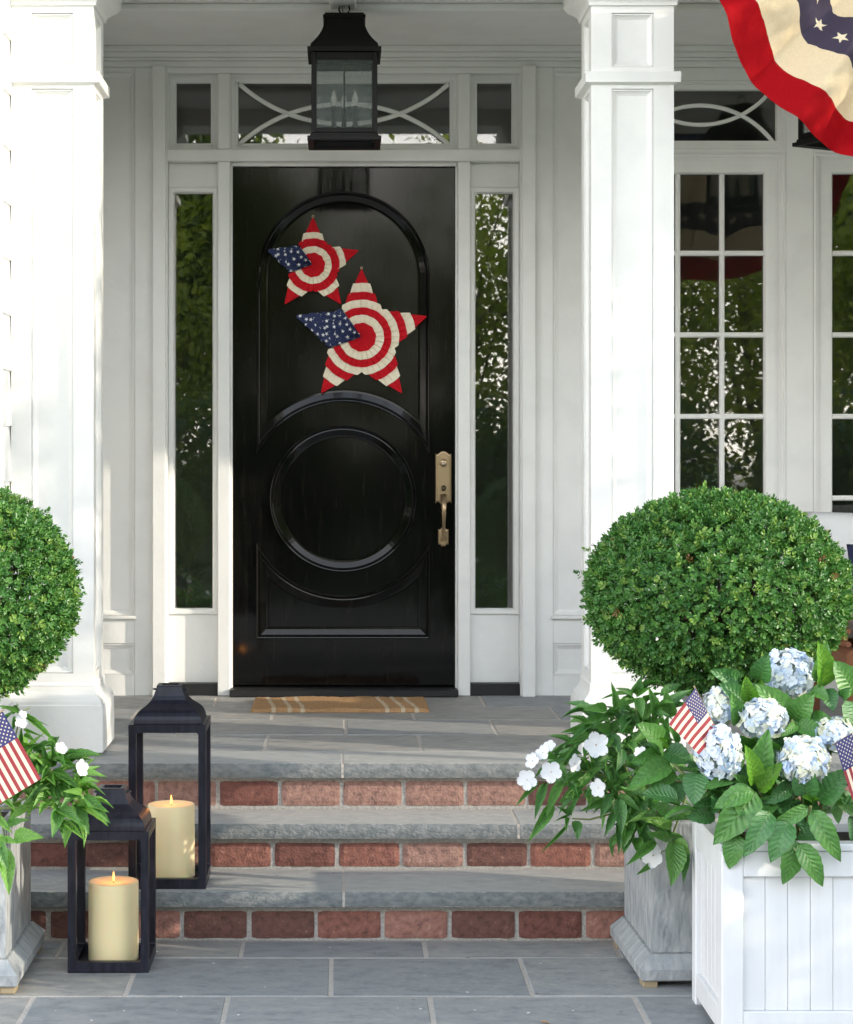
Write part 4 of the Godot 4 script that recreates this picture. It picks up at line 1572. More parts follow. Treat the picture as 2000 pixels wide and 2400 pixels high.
# ------------------------------------------------------------------ candle lanterns on the steps
func build_floor_lanterns() -> void:
	floor_lantern(Vector3(-0.5335, TREAD_LOW, 2.243), 0.232, 0.491, "tall black metal candle lantern standing on the lowest step", "cream pillar candle inside the tall lantern")
	floor_lantern(Vector3(-0.6675, GROUND, 2.622), 0.228, 0.396, "short black metal candle lantern standing on the paving", "cream pillar candle inside the short lantern")


func floor_lantern(at_: Vector3, w: float, h: float, label: String, candle_label: String) -> void:
	var t := thing("floor_lantern", label, "lantern", "black candle lanterns by the steps", at_)
	var hw := w * 0.5
	var pw := 0.0225
	# each side is one cut plate with rounded inner corners
	for face in 4:
		var b := Basis(Vector3.UP, face * PI / 2)
		var s := flat()
		var outer := rect(-hw, hw, 0, h)
		var inner := PackedVector2Array()
		var rc := 0.007
		for q in [[-hw + pw + rc, 0.030 + rc, 180], [hw - pw - rc, 0.030 + rc, 270], [hw - pw - rc, h - pw - rc, 0], [-hw + pw + rc, h - pw - rc, 90]]:
			inner.append_array(arc(Vector2(q[0], q[1]), rc, q[2], q[2] + 90, 5))
		for i in inner.size():
			var k := (i + 1) % inner.size()
			var oa := outer[(i / 6) % 4]
			var ob := outer[(k / 6) % 4]
			tri(s, Vector3(oa.x, oa.y, hw), Vector3(inner[k].x, inner[k].y, hw), Vector3(inner[i].x, inner[i].y, hw))
			if oa != ob:
				tri(s, Vector3(oa.x, oa.y, hw), Vector3(ob.x, ob.y, hw), Vector3(inner[k].x, inner[k].y, hw))
			var d := Vector3(0, 0, pw)
			quad(s, Vector3(inner[i].x, inner[i].y, hw), Vector3(inner[k].x, inner[k].y, hw), Vector3(inner[k].x, inner[k].y, hw) - d, Vector3(inner[i].x, inner[i].y, hw) - d)
			tri(s, Vector3(oa.x - signf(oa.x) * pw, oa.y, hw - pw), Vector3(inner[i].x, inner[i].y, hw - pw), Vector3(inner[k].x, inner[k].y, hw - pw))
			if oa != ob:
				tri(s, Vector3(oa.x - signf(oa.x) * pw, oa.y, hw - pw), Vector3(inner[k].x, inner[k].y, hw - pw), Vector3(ob.x - signf(ob.x) * pw, ob.y, hw - pw))
		var o := part("side_frame", s, M.navy_metal, t)
		o.basis = b
	part("floor_plate", bx(-hw + 0.002, hw - 0.002, 0.002, 0.012, -hw + 0.002, hw - 0.002), M.navy_metal, t)
	part("top_plate", bx(-hw + 0.001, hw - 0.001, h - 0.006, h + 0.001, -hw + 0.001, hw - 0.001, 0.001), M.navy_metal, t)
	# ogee roof
	var prof := []
	var pts := [Vector2(0.103, 0.0015), Vector2(0.1025, 0.006), Vector2(0.101, 0.014), Vector2(0.0975, 0.024), Vector2(0.092, 0.033), Vector2(0.083, 0.042), Vector2(0.072, 0.050), Vector2(0.062, 0.058), Vector2(0.053, 0.068), Vector2(0.047, 0.080), Vector2(0.0425, 0.093), Vector2(0.0395, 0.104), Vector2(0.0385, 0.107)]
	for q in pts:
		prof.append(Vector2(q.x, q.y + h))
	var s := flat()
	tower(s, prof, Vector3.ZERO, false)
	part("roof", s, M.navy_metal, t)
	s = flat()
	ring(s, rect(-0.0385, 0.0385, -0.0385, 0.0385), [Vector2(0, -0.004), Vector2(0, 0.003), Vector2(0.013, 0.004), Vector2(0.0135, -0.02)], Transform3D(Basis(Vector3.RIGHT, -PI / 2), Vector3(0, h + 0.107, 0)))
	part("vent_collar", s, M.navy_metal, t)
	for sg in [-1.0, 1.0]:
		var g := smooth()
		var lp := []
		for i in 13:
			var q := PI * i / 12.0
			lp.append(Vector3(sg * (0.040 + sin(q) * 0.012), h + 0.096, cos(q) * 0.012))
		tube(g, lp, 0.0022, 0.0022, 6)
		part("carry_ring", g, M.navy_metal, t)
	# the candle stands inside: a thing of its own
	var c := thing("pillar_candle", candle_label, "candle", "pillar candles in the lanterns", at_ + Vector3(0.004, 0.012, 0.012))
	var g := smooth()
	var rr := 0.0715
	lathe(g, [Vector2(0.0, 0.0), Vector2(rr - 0.004, 0.0), Vector2(rr - 0.001, 0.002), Vector2(rr, 0.006), Vector2(rr, 0.07), Vector2(rr, 0.15), Vector2(rr, 0.222), Vector2(rr - 0.001, 0.2255), Vector2(rr - 0.004, 0.2265), Vector2(rr - 0.010, 0.2255), Vector2(rr - 0.03, 0.2215), Vector2(0.012, 0.2205), Vector2(0.0, 0.2205)], 56)
	part("wax", g, M.wax, c)
	g = smooth()
	tube(g, [Vector3(0, 0.2195, 0), Vector3(0.0005, 0.2265, 0)], 0.0013, 0.001, 6)
	part("wick", g, M.black, c)
	g = smooth()
	lathe(g, [Vector2(0.0, 0.2235), Vector2(0.0032, 0.228), Vector2(0.0040, 0.233), Vector2(0.0030, 0.241), Vector2(0.0013, 0.249), Vector2(0.0, 0.253)], 12)
	part("flame", g, M.flame, c)
	var l := OmniLight3D.new()
	l.name = "candle_light"
	l.light_color = Color(1.0, 0.62, 0.25)
	l.light_energy = 0.0035
	l.light_size = 0.008
	l.omni_range = 3.0
	l.shadow_enabled = true
	l.position = Vector3(0, 0.262, 0)
	c.add_child(l)


# ------------------------------------------------------------------ planters and plants
func grey_planter(at_: Vector3, turn: float, label: String) -> void:
	var t := thing("stone_planter", label, "planter", "square grey planters flanking the steps", at_, turn)
	var s := flat()
	var hb := 0.262
	var hw := 0.226
	tower(s, [Vector2(hb - 0.004, 0.020), Vector2(hb, 0.024), Vector2(hb + 0.001, 0.052), Vector2(hb - 0.003, 0.057), Vector2(hw + 0.010, 0.082), Vector2(hw + 0.006, 0.087), Vector2(hw, 0.088)])
	part("base", s, M.planter, t)
	s = flat()
	tower(s, [Vector2(hw - 0.002, 0.0885), Vector2(hw, 0.092), Vector2(hw, 0.445), Vector2(hw - 0.003, 0.449), Vector2(hw - 0.026, 0.450), Vector2(hw - 0.029, 0.446), Vector2(hw - 0.030, 0.40)], Vector3.ZERO, false)
	part("body", s, M.planter, t)
	for a in [-1.0, 1.0]:
		for b in [-1.0, 1.0]:
			part("foot", bx(minf(a * 0.255, a * 0.215), maxf(a * 0.255, a * 0.215), 0.0, 0.0205, minf(b * 0.252, b * 0.19), maxf(b * 0.252, b * 0.19)), M.wood_foot, t)
	part("soil", bx(-hw + 0.028, hw - 0.028, 0.2, 0.415, -hw + 0.028, hw - 0.028, 0.01), M.soil, t)


func flower_mesh(open: float, seed_: int) -> ArrayMesh:
	# impatiens: five wide notched petals that overlap
	var s := smooth()
	var r := RandomNumberGenerator.new()
	r.seed = seed_
	for k in 5:
		var a := TAU * k / 5.0 + r.randf_range(-0.1, 0.1)
		var g := []
		var cup := r.randf_range(-0.06, 0.10)
		for i in 9:
			var t := i / 8.0
			var row := []
			for j in 7:
				var u := (j - 3) / 3.0
				var w := 0.46 * pow(sin(PI * pow(t, 1.35) * 0.96 + 0.05), 0.62)
				var notch := 0.13 * exp(-u * u * 9.0) * smoothstep(0.6, 1.0, t)
				var x := u * w
				var z := (open + cup) * t * t + 0.035 * (k % 3) + 0.10 * u * u * t + 0.03 * sin(u * 6.0 + k) * t
				var q := Vector2(x, t * 1.02 - notch + 0.03).rotated(a)
				row.append(Vector3(q.x, q.y, z))
			g.append(row)
		for i in 8:
			for j in 6:
				quad(s, g[i][j], g[i][j + 1], g[i + 1][j + 1], g[i + 1][j])
	s.generate_normals()
	return s.commit()


func leaves_from(list: Array, parent: Node3D, o: Vector3, org: Vector2, sc: float, z: float, mesh: Mesh, mats: Array, seed_: int, wide := 1.0) -> void:
	var r := RandomNumberGenerator.new()
	r.seed = seed_
	for q in list:
		var zz: float = z + (q[5] if q.size() > 5 else 0.0) + r.randf_range(-0.02, 0.02)
		var a := at(org.x + q[0] / sc, org.y + q[1] / sc, zz - 0.02)
		var b := at(org.x + q[2] / sc, org.y + q[3] / sc, zz + r.randf_range(0.01, 0.05))
		var w: float = q[4] / sc / 4800.0 * (EYE.z - zz) * wide
		var mi: int = q[6] if q.size() > 6 else (r.randi() % 2)
		var face := Vector3(r.randf_range(-0.35, 0.35), r.randf_range(0.15, 0.75), 1.0)
		lay_leaf(mesh, mats[mi], parent, a - o, b - o, w * 1.1, face)


func filler(parent: Node3D, mesh: Mesh, mats: Array, n: int, c: Vector3, rad: Vector3, len_: float, wid: float, seed_: int, droop := 0.0) -> void:
	var r := RandomNumberGenerator.new()
	r.seed = seed_
	for i in n:
		var d := Vector3(r.randfn(), r.randfn(), r.randfn()).normalized() * pow(r.randf(), 0.5)
		var p := c + Vector3(d.x * rad.x, d.y * rad.y, d.z * rad.z)
		var dir := (Vector3(d.x, d.y * 0.5 + 0.15 - droop, d.z) + Vector3(r.randfn(), r.randfn() * 0.6, r.randfn()) * 0.4).normalized()
		var l := len_ * r.randf_range(0.7, 1.2)
		lay_leaf(mesh, mats[r.randi() % 2], parent, p, p + dir * l, wid * l, Vector3(r.randfn() * 0.4, 1.0, 0.5 + r.randfn() * 0.3))


func build_planters() -> void:
	grey_planter(Vector3(-1.149, GROUND, 2.710), 0.0, "weathered grey planter holding the sunlit boxwood left of the steps")
	grey_planter(Vector3(1.062, GROUND, 2.640), 0.03, "weathered grey planter standing behind the white planter box")
	topiary(Vector3(-1.150, 0.606, 2.70), 0.378, 0.312, GROUND + 0.415, "clipped boxwood ball growing beside the sunlit porch column and clapboard", 11, 12500)
	topiary(Vector3(1.066, 0.602, 2.630), 0.362, 0.278, GROUND + 0.415, "clipped boxwood ball growing behind the blue hydrangea", 12, 12500)
	white_box()
	impatiens_right()
	impatiens_left()
	hydrangea()
	flags()


func white_box() -> void:
	var t := thing("planter_box", "white painted wooden planter box with plank panels holding the hydrangea", "planter", "", Vector3(1.177, GROUND, 3.235))
	var hx := 0.250
	var hz := 0.215
	var h := 0.500
	for a in [-1.0, 1.0]:
		for b in [-1.0, 1.0]:
			part("post", bx(minf(a * hx, a * (hx - 0.054)), maxf(a * hx, a * (hx - 0.054)), 0.0, h - 0.018, minf(b * hz, b * (hz - 0.054)), maxf(b * hz, b * (hz - 0.054)), 0.003), M.white_wood, t)
	for face in 4:
		var b := Basis(Vector3.UP, face * PI / 2)
		var wide := hx if face % 2 == 0 else hz
		var deep := hz if face % 2 == 0 else hx
		var inner := wide - 0.0542
		for y in [[0.025, 0.085], [h - 0.082, h - 0.0182]]:
			var o := part("rail", bx(-inner, inner, y[0], y[1], deep - 0.045, deep - 0.001, 0.002), M.white_wood, t)
			o.basis = b
		var n := 7 if face % 2 == 0 else 6
		for k in n:
			var x0 := lerpf(-inner, inner, float(k) / n)
			var x1 := lerpf(-inner, inner, float(k + 1) / n)
			var o := part("plank", bx(x0 + 0.0004, x1 - 0.0004, 0.0852, h - 0.0822, deep - 0.030, deep - 0.013, 0.0022), M.white_wood, t)
			o.basis = b
	var s := flat()
	var rim := [Vector2(-0.002, 0.0), Vector2(-0.004, 0.003), Vector2(-0.004, 0.014), Vector2(-0.001, 0.018), Vector2(0.040, 0.018), Vector2(0.041, 0.0)]
	ring(s, rect(-hx, hx, -hz, hz), rim, Transform3D(Basis(Vector3.RIGHT, -PI / 2), Vector3(0, h - 0.0178, 0)))
	part("rim", s, M.white_wood, t)
	part("soil", bx(-hx + 0.046, hx - 0.046, 0.1, h - 0.04, -hz + 0.046, hz - 0.046, 0.01), M.soil, t)


func impatiens_right() -> void:
	var o := Vector3(0.98, GROUND + 0.415, 2.70)
	var t := thing("impatiens", "white impatiens spilling over the planter behind the white box", "plant", "white impatiens under the boxwood balls", o)
	var lm := leaf_mesh(1)
	var org := Vector2(1200, 1580)
	var sc := 4.1667
	var list := [
		[1000, 380, 1000, 110, 90], [1170, 200, 880, 215, 45], [1180, 210, 1040, 130, 60], [1200, 190, 1260, 60, 130], [1215, 210, 1340, 130, 60], [1220, 230, 1280, 400, 110], [1200, 240, 980, 330, 100], [930, 330, 720, 340, 100], [1000, 390, 660, 490, 65], [980, 400, 800, 490, 70],
		[980, 560, 1130, 400, 85], [960, 560, 810, 490, 110], [960, 590, 1062, 760, 125], [1180, 570, 1070, 550, 100], [700, 540, 510, 556, 65], [760, 500, 570, 640, 70], [690, 600, 545, 680, 60], [1090, 490, 1190, 385, 80], [1300, 420, 1400, 250, 110], [1420, 420, 1360, 160, 120], [1560, 420, 1500, 180, 150], [1420, 560, 1380, 360, 90],
		[1080, 730, 1040, 935, 95], [980, 780, 800, 880, 85], [440, 820, 518, 650, 45], [470, 860, 570, 740, 75], [430, 890, 545, 1030, 105], [370, 900, 240, 970, 55], [640, 740, 450, 850, 80], [620, 900, 520, 1040, 70],
		[260, 1060, 55, 1255, 60, 0.03], [330, 1060, 225, 1385, 90, 0.03], [500, 1040, 330, 1370, 100, 0.03], [400, 1250, 188, 1615, 115, 0.03], [730, 940, 490, 1095, 75], [790, 960, 670, 1090, 65], [690, 1080, 475, 1240, 95], [740, 930, 700, 805, 55], [760, 920, 785, 795, 55], [650, 1130, 600, 1250, 85], [730, 1130, 765, 1270, 80], [740, 990, 880, 900, 80],
		[980, 1120, 955, 955, 65], [985, 1120, 1045, 955, 75], [1000, 1090, 1200, 930, 65], [990, 1120, 1180, 1105, 55], [960, 1160, 868, 1405, 90, 0.04], [1020, 1190, 1255, 1315, 90, 0.03], [900, 1220, 685, 1340, 65], [1040, 1210, 1078, 1555, 130, 0.06], [1000, 1350, 918, 1565, 85, 0.05], [1150, 1360, 1100, 1705, 120, 0.06], [1030, 1460, 1062, 1725, 85, 0.06],
		[560, 1380, 478, 1305, 55, 0.04], [580, 1380, 612, 1228, 85, 0.04], [545, 1405, 448, 1412, 28, 0.04], [620, 1430, 650, 1595, 105, 0.04], [565, 1410, 525, 1490, 50, 0.04], [545, 1470, 298, 1735, 36, 0.04],
		[1420, 1385, 1170, 1410, 95, 0.05], [1560, 1490, 1300, 1405, 115, 0.08, 2], [1190, 1465, 1410, 1625, 115, 0.06], [1560, 1600, 1355, 1555, 110, 0.08, 0], [1570, 1630, 1590, 2040, 225, 0.10, 0], [1400, 1640, 1155, 1832, 100, 0.08], [1590, 1620, 1742, 1745, 115, 0.10, 2], [1345, 1860, 1250, 1942, 60, 0.06], [1640, 1700, 1700, 1990, 120, 0.08],
		[1250, 1150, 1310, 1330, 110], [1190, 1180, 1130, 1340, 90], [1120, 800, 1260, 900, 100], [1150, 640, 1230, 760, 90], [1300, 560, 1180, 650, 90], [860, 900, 960, 1010, 80], [840, 1060, 720, 1180, 70], [1290, 1230, 1400, 1330, 110], [1100, 1000, 1010, 1090, 70], [560, 1060, 640, 1160, 60],
	]
	leaves_from(list, t, o, org, sc, 2.95, lm, M.thin_leaf, 21)
	filler(t, lm, M.thin_leaf, 90, at(1480, 1790, 2.78) - o, Vector3(0.17, 0.15, 0.10), 0.085, 0.36, 22)
	filler(t, lm, M.thin_leaf, 60, at(1400, 1790, 2.80) - o, Vector3(0.13, 0.12, 0.08), 0.090, 0.36, 23, 0.3)
	filler(t, lm, M.thin_leaf, 60, at(1480, 1700, 2.90) - o, Vector3(0.14, 0.10, 0.07), 0.085, 0.38, 24)
	filler(t, lm, M.thin_leaf, 30, at(1500, 1930, 2.96) - o, Vector3(0.10, 0.06, 0.05), 0.085, 0.42, 25, 0.3)
	var s := smooth()
	for q in [[[1400, 1500], [1150, 1290], [950, 1370], [760, 1420], [590, 1410]], [[1400, 1400], [1100, 1050], [800, 960], [480, 930], [330, 900]], [[1400, 1300], [1200, 800], [1000, 700], [820, 700]], [[1400, 1200], [1250, 600], [1200, 260]], [[1450, 1300], [1300, 700], [1000, 420]], [[1700, 1200], [1640, 1380], [1580, 1540], [1575, 1640]], [[1300, 1300], [1000, 1120]], [[1200, 1100], [960, 590]]]:
		var p := []
		for v in q:
			p.append(at(org.x + v[0] / sc, org.y + v[1] / sc, 2.92) - o)
		tube(s, p, 0.0035, 0.0022, 6)
	part("stem", s, M.stem, t)
	flowers(t, o, org, sc, 2.97, [[820, 690, 118, 0.1, 0.15], [385, 955, 100, -0.2, 0.1], [150, 1030, 95, -0.3, 0.0], [205, 850, 75, -0.9, 0.5], [305, 770, 75, -0.8, 0.6], [365, 700, 62, -0.6, 0.9], [605, 870, 85, 1.0, 0.1], [850, 1110, 88, -0.9, 0.0], [1385, 1770, 112, -0.75, 0.1], [1260, 770, 60, -0.3, 0.6], [1095, 60, 60, 0.2, 0.9]], 31)


func flowers(t: Node3D, o: Vector3, org: Vector2, sc: float, z: float, list: Array, seed_: int) -> void:
	var r := RandomNumberGenerator.new()
	r.seed = seed_
	var kinds := [flower_mesh(0.06, seed_), flower_mesh(0.22, seed_ + 1), flower_mesh(-0.1, seed_ + 2)]
	for q in list:
		var p := at(org.x + q[0] / sc, org.y + q[1] / sc, z + 0.04) - o
		var rad: float = q[2] / sc / 4800.0 * (EYE.z - z) * 1.05
		var nrm := Vector3(q[3], q[4], 1.0).normalized()
		var x := Vector3.UP.cross(nrm).normalized()
		var b := Basis(x, nrm.cross(x), nrm) * Basis(Vector3.BACK, r.randf() * TAU) * Basis.from_scale(Vector3.ONE * rad)
		var fl := mesh_part("flower", kinds[r.randi() % 3], M.petal, t, Transform3D(b, p))
		var s := smooth()
		tube(s, [Vector3(0, 0, 0.05), Vector3(0, -0.1, -0.5), Vector3(0.2, -0.8, -0.9)], 0.05, 0.04, 5)
		part("stalk", s, M.stem, fl)
		s = smooth()
		lathe(s, [Vector2(0.0, 0.10), Vector2(0.07, 0.13), Vector2(0.05, 0.17), Vector2(0.0, 0.18)], 8)
		part("eye", s, M.flower_eye, fl).basis = Basis(Vector3.RIGHT, PI / 2)


func impatiens_left() -> void:
	var o := Vector3(-1.06, GROUND + 0.415, 2.80)
	var t := thing("impatiens", "sunlit impatiens spilling over the grey planter towards the lanterns", "plant", "white impatiens under the boxwood balls", o)
	var lm := leaf_mesh(1)
	var org := Vector2(0, 1600)
	var sc := 4.039
	var list := [
		[205, 295, 538, 555, 65], [190, 290, 428, 392, 26], [195, 270, 138, 182, 38], [175, 290, 0, 210, 48], [230, 440, 388, 502, 28], [205, 570, 200, 440, 45], [120, 300, 60, 220, 40], [160, 330, 120, 440, 60], [240, 480, 330, 560, 50],
		[490, 800, 395, 620, 95], [490, 800, 505, 572, 65], [530, 690, 745, 825, 80], [480, 800, 330, 690, 70], [255, 610, 342, 588, 45], [385, 915, 700, 890, 85], [500, 830, 770, 1005, 80], [700, 835, 862, 992, 45], [350, 640, 460, 560, 60], [460, 780, 400, 900, 60], [300, 600, 420, 680, 60],
		[795, 1020, 870, 985, 30], [795, 1060, 1042, 1315, 110, 0.05], [780, 1050, 635, 1020, 75, 0.03, 2], [760, 1040, 600, 900, 80], [780, 1030, 720, 880, 80], [800, 1030, 840, 1080, 50],
		[490, 930, 560, 1155, 120, 0.02], [560, 950, 625, 1070, 80], [380, 940, 310, 1110, 60], [430, 950, 520, 1060, 90],
		[560, 1190, 508, 1432, 130, 0.05], [590, 1200, 775, 1295, 80, 0.04], [700, 1150, 842, 1405, 140, 0.03], [600, 1295, 785, 1465, 70, 0.03], [700, 1290, 598, 1548, 95, 0.02], [600, 1300, 600, 1480, 70, 0.0, 1], [570, 1180, 650, 1180, 60], [550, 1180, 430, 1100, 90],
		[0, 1085, 132, 1175, 75, 0.05, 2], [130, 1480, 375, 1442, 160, 0.06, 2], [35, 1555, 95, 1980, 160, 0.08, 2], [60, 1400, 235, 1275, 95, 0.05], [0, 1270, 92, 1410, 70, 0.05], [40, 1480, 150, 1510, 70, 0.06, 2], [0, 1500, 60, 1760, 120, 0.07], [20, 1440, -60, 1600, 120, 0.06], [0, 1000, -80, 1100, 90, 0.05], [60, 1000, 10, 900, 80],
	]
	leaves_from(list, t, o, org, sc, 2.98, lm, [M.thin_leaf[2], M.thin_leaf[0], M.thin_leaf[2]], 41)  # mostly the pale copy: sun on these leaves is put into colour
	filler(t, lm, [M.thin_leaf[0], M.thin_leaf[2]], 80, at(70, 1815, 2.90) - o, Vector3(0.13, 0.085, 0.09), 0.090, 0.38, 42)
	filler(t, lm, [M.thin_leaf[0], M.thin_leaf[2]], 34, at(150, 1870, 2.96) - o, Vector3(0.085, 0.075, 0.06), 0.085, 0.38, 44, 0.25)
	filler(t, lm, M.thin_leaf, 40, at(-80, 1800, 2.85) - o, Vector3(0.16, 0.13, 0.10), 0.085, 0.36, 43)
	var s := smooth()
	for q in [[[0, 1190], [250, 1180], [560, 1190]], [[0, 1150], [350, 950], [500, 820]], [[100, 1150], [500, 1000], [790, 1030]], [[0, 1000], [150, 500], [195, 280], [285, 238]], [[0, 1200], [50, 1480]]]:
		var p := []
		for v in q:
			p.append(at(org.x + v[0] / sc, org.y + v[1] / sc, 2.95) - o)
		tube(s, p, 0.0035, 0.0022, 6)
	part("stem", s, M.stem, t)
	flowers(t, o, org, sc, 2.97, [[205, 370, 62, 0.5, 0.6], [575, 625, 60, 0.8, 0.8], [765, 810, 78, 1.3, 0.4], [220, 300, 40, 0.9, 0.9]], 51)


func floret_mesh() -> ArrayMesh:
	var s := smooth()
	for k in 4:
		var a := TAU * k / 4.0
		var p := [Vector2(0.02, 0.05), Vector2(0.42, 0.42), Vector2(0.50, 0.72), Vector2(0.24, 0.98), Vector2(-0.24, 0.98), Vector2(-0.50, 0.72), Vector2(-0.42, 0.42)]
		var v := []
		for q in p:
			var e: Vector2 = q.rotated(a)
			v.append(Vector3(e.x, e.y, 0.16 * q.y - 0.10 * q.y * q.y + 0.05 * absf(q.x) + 0.02 * (k % 2)))
		for i in range(1, 6):
			for w in [v[0], v[i + 1], v[i]]:
				s.set_color(Color(1, 1, 1))
				s.add_vertex(w)
	s.generate_normals()
	return s.commit()


func hydrangea() -> void:
	var o := Vector3(1.177, GROUND + 0.46, 3.235)
	var t := thing("hydrangea", "broad-leaved hydrangea with pale blue and cream flower heads in the white box", "plant", "", o)
	var fm := floret_mesh()
	var r := RandomNumberGenerator.new()
	r.seed = 61
	# [px, py, rx, ry, z, share of cream]
	for q in [[1849, 1578, 60, 54, 3.16, 0.22], [1789, 1686, 52, 47, 3.30, 0.30], [1685, 1660, 36, 44, 3.22, 0.55], [1684, 1766, 51, 60, 3.40, 0.28], [1883, 1783, 57, 53, 3.42, 0.28], [1951, 1720, 47, 36, 3.30, 0.45], [1862, 1800, 20, 18, 3.36, 0.2]]:
		var p := at(q[0], q[1], q[4]) - o
		var k: float = (EYE.z - q[4]) / 4800.0
		var rx: float = q[2] * k
		var ry: float = q[3] * k
		var core := smooth()
		lathe(core, [Vector2(0.0, -0.8), Vector2(0.5, -0.62), Vector2(0.78, 0.0), Vector2(0.5, 0.62), Vector2(0.0, 0.8)], 14)
		var b := part("bloom", core, M.bloom_core, t)
		b.transform = Transform3D(Basis.from_scale(Vector3(rx, ry, rx)), p)
		var xfs := []
		var cols := []
		var patch := r.randf() * TAU
		var n := int(270 * (rx / 0.06) * (ry / 0.06))
		for i in n:
			var y := 1.0 - 2.0 * (i + 0.5) / n
			var a := i * 2.39996 + r.randf_range(-0.2, 0.2)
			var d := Vector3(sqrt(1 - y * y) * cos(a), y, sqrt(1 - y * y) * sin(a))
			var nn := (d + Vector3(r.randfn(), r.randfn(), r.randfn()) * 0.38).normalized()
			var bb := facing(nn, r.randf() * TAU, r.randf_range(0.0105, 0.0145)) * Basis(Vector3.RIGHT, -PI / 2)
			# florets are laid out in the bloom's own frame, so undo its stretch
			var inv := Basis.from_scale(Vector3(1.0 / rx, 1.0 / ry, 1.0 / rx))
			xfs.append(Transform3D(inv * bb, d * r.randf_range(0.86, 1.05)))
			var cream: bool = r.randf() < q[5] + 0.35 * maxf(0.0, cos(a - patch)) - 0.1
			var c := Color(0.66, 0.76, 0.90).lerp(Color(0.86, 0.89, 0.92), r.randf())
			if cream:
				c = Color(0.86, 0.85, 0.62).lerp(Color(0.86, 0.87, 0.80), r.randf())
			elif r.randf() < 0.25:
				c = Color(0.54, 0.67, 0.88)
			cols.append(c)
		scatter("florets", fm, M.floret, b, xfs, cols)
	var lm := leaf_mesh(0)
	var ld := leaf_mesh(2)
	var r2 := Vector2(1580, 1480)
	var r3 := Vector2(1580, 1760)
	var r1 := Vector2(1200, 1580)
	var sc := 4.1667
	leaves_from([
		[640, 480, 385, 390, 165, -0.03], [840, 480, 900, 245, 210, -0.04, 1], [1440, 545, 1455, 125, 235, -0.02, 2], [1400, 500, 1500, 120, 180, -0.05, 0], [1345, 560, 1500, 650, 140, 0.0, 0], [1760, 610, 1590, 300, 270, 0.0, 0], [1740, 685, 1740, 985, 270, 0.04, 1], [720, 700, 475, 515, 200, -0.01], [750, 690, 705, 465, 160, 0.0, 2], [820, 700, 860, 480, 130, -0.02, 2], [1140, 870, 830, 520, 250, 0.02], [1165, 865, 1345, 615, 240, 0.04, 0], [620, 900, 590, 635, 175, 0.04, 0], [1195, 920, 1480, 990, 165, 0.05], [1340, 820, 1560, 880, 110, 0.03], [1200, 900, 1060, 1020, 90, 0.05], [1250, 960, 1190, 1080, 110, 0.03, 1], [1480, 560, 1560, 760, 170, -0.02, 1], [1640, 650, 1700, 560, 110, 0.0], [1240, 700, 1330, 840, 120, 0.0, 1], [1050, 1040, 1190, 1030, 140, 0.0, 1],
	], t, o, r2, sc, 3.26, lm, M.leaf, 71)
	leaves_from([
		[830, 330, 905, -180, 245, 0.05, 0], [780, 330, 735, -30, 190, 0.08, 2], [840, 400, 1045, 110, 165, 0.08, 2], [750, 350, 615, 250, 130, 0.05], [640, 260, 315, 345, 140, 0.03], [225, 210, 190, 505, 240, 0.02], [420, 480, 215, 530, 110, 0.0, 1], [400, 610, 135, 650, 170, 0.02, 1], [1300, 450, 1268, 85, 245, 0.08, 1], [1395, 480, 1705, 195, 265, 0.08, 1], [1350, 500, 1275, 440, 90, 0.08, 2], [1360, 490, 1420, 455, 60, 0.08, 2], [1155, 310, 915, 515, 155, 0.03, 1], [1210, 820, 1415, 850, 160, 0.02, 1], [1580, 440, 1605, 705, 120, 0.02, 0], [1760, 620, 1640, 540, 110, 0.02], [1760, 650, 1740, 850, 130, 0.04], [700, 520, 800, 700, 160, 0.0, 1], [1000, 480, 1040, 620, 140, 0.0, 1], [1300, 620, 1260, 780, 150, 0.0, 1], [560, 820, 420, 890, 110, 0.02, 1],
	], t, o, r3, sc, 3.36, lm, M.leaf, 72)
	leaves_from([
		[775, 385, 425, 498, 205, 0.06, 0], [800, 395, 440, 865, 320, 0.08, 0], [940, 590, 730, 975, 225, 0.07, 1], [1310, 540, 948, 770, 140, 0.10, 0], [1115, 690, 970, 1025, 245, 0.08, 1], [1165, 860, 1142, 1285, 250, 0.10, 0], [1215, 900, 1478, 1297, 205, 0.10, 0], [610, 810, 548, 1122, 215, 0.08, 0], [1345, 575, 1622, 1045, 215, 0.10, 0],
	], t, o, r3, sc, 3.40, ld, M.leaf, 73)
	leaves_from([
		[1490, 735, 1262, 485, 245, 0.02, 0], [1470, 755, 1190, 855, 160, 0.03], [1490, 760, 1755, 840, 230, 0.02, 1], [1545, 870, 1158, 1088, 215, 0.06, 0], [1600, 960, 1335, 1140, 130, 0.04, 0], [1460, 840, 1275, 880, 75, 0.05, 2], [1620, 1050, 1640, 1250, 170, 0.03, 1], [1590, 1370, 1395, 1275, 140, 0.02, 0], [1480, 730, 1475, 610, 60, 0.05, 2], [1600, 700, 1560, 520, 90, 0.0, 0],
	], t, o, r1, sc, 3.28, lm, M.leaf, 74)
	filler(t, lm, M.leaf, 80, at(1800, 1830, 3.22) - o, Vector3(0.20, 0.12, 0.13), 0.10, 0.6, 75)
	filler(t, lm, M.leaf, 26, at(1760, 1870, 3.36) - o, Vector3(0.20, 0.05, 0.06), 0.10, 0.6, 76, 0.2)
	filler(t, lm, M.leaf, 14, at(1780, 1660, 3.08) - o, Vector3(0.15, 0.06, 0.04), 0.085, 0.62, 77)
	var s := smooth()
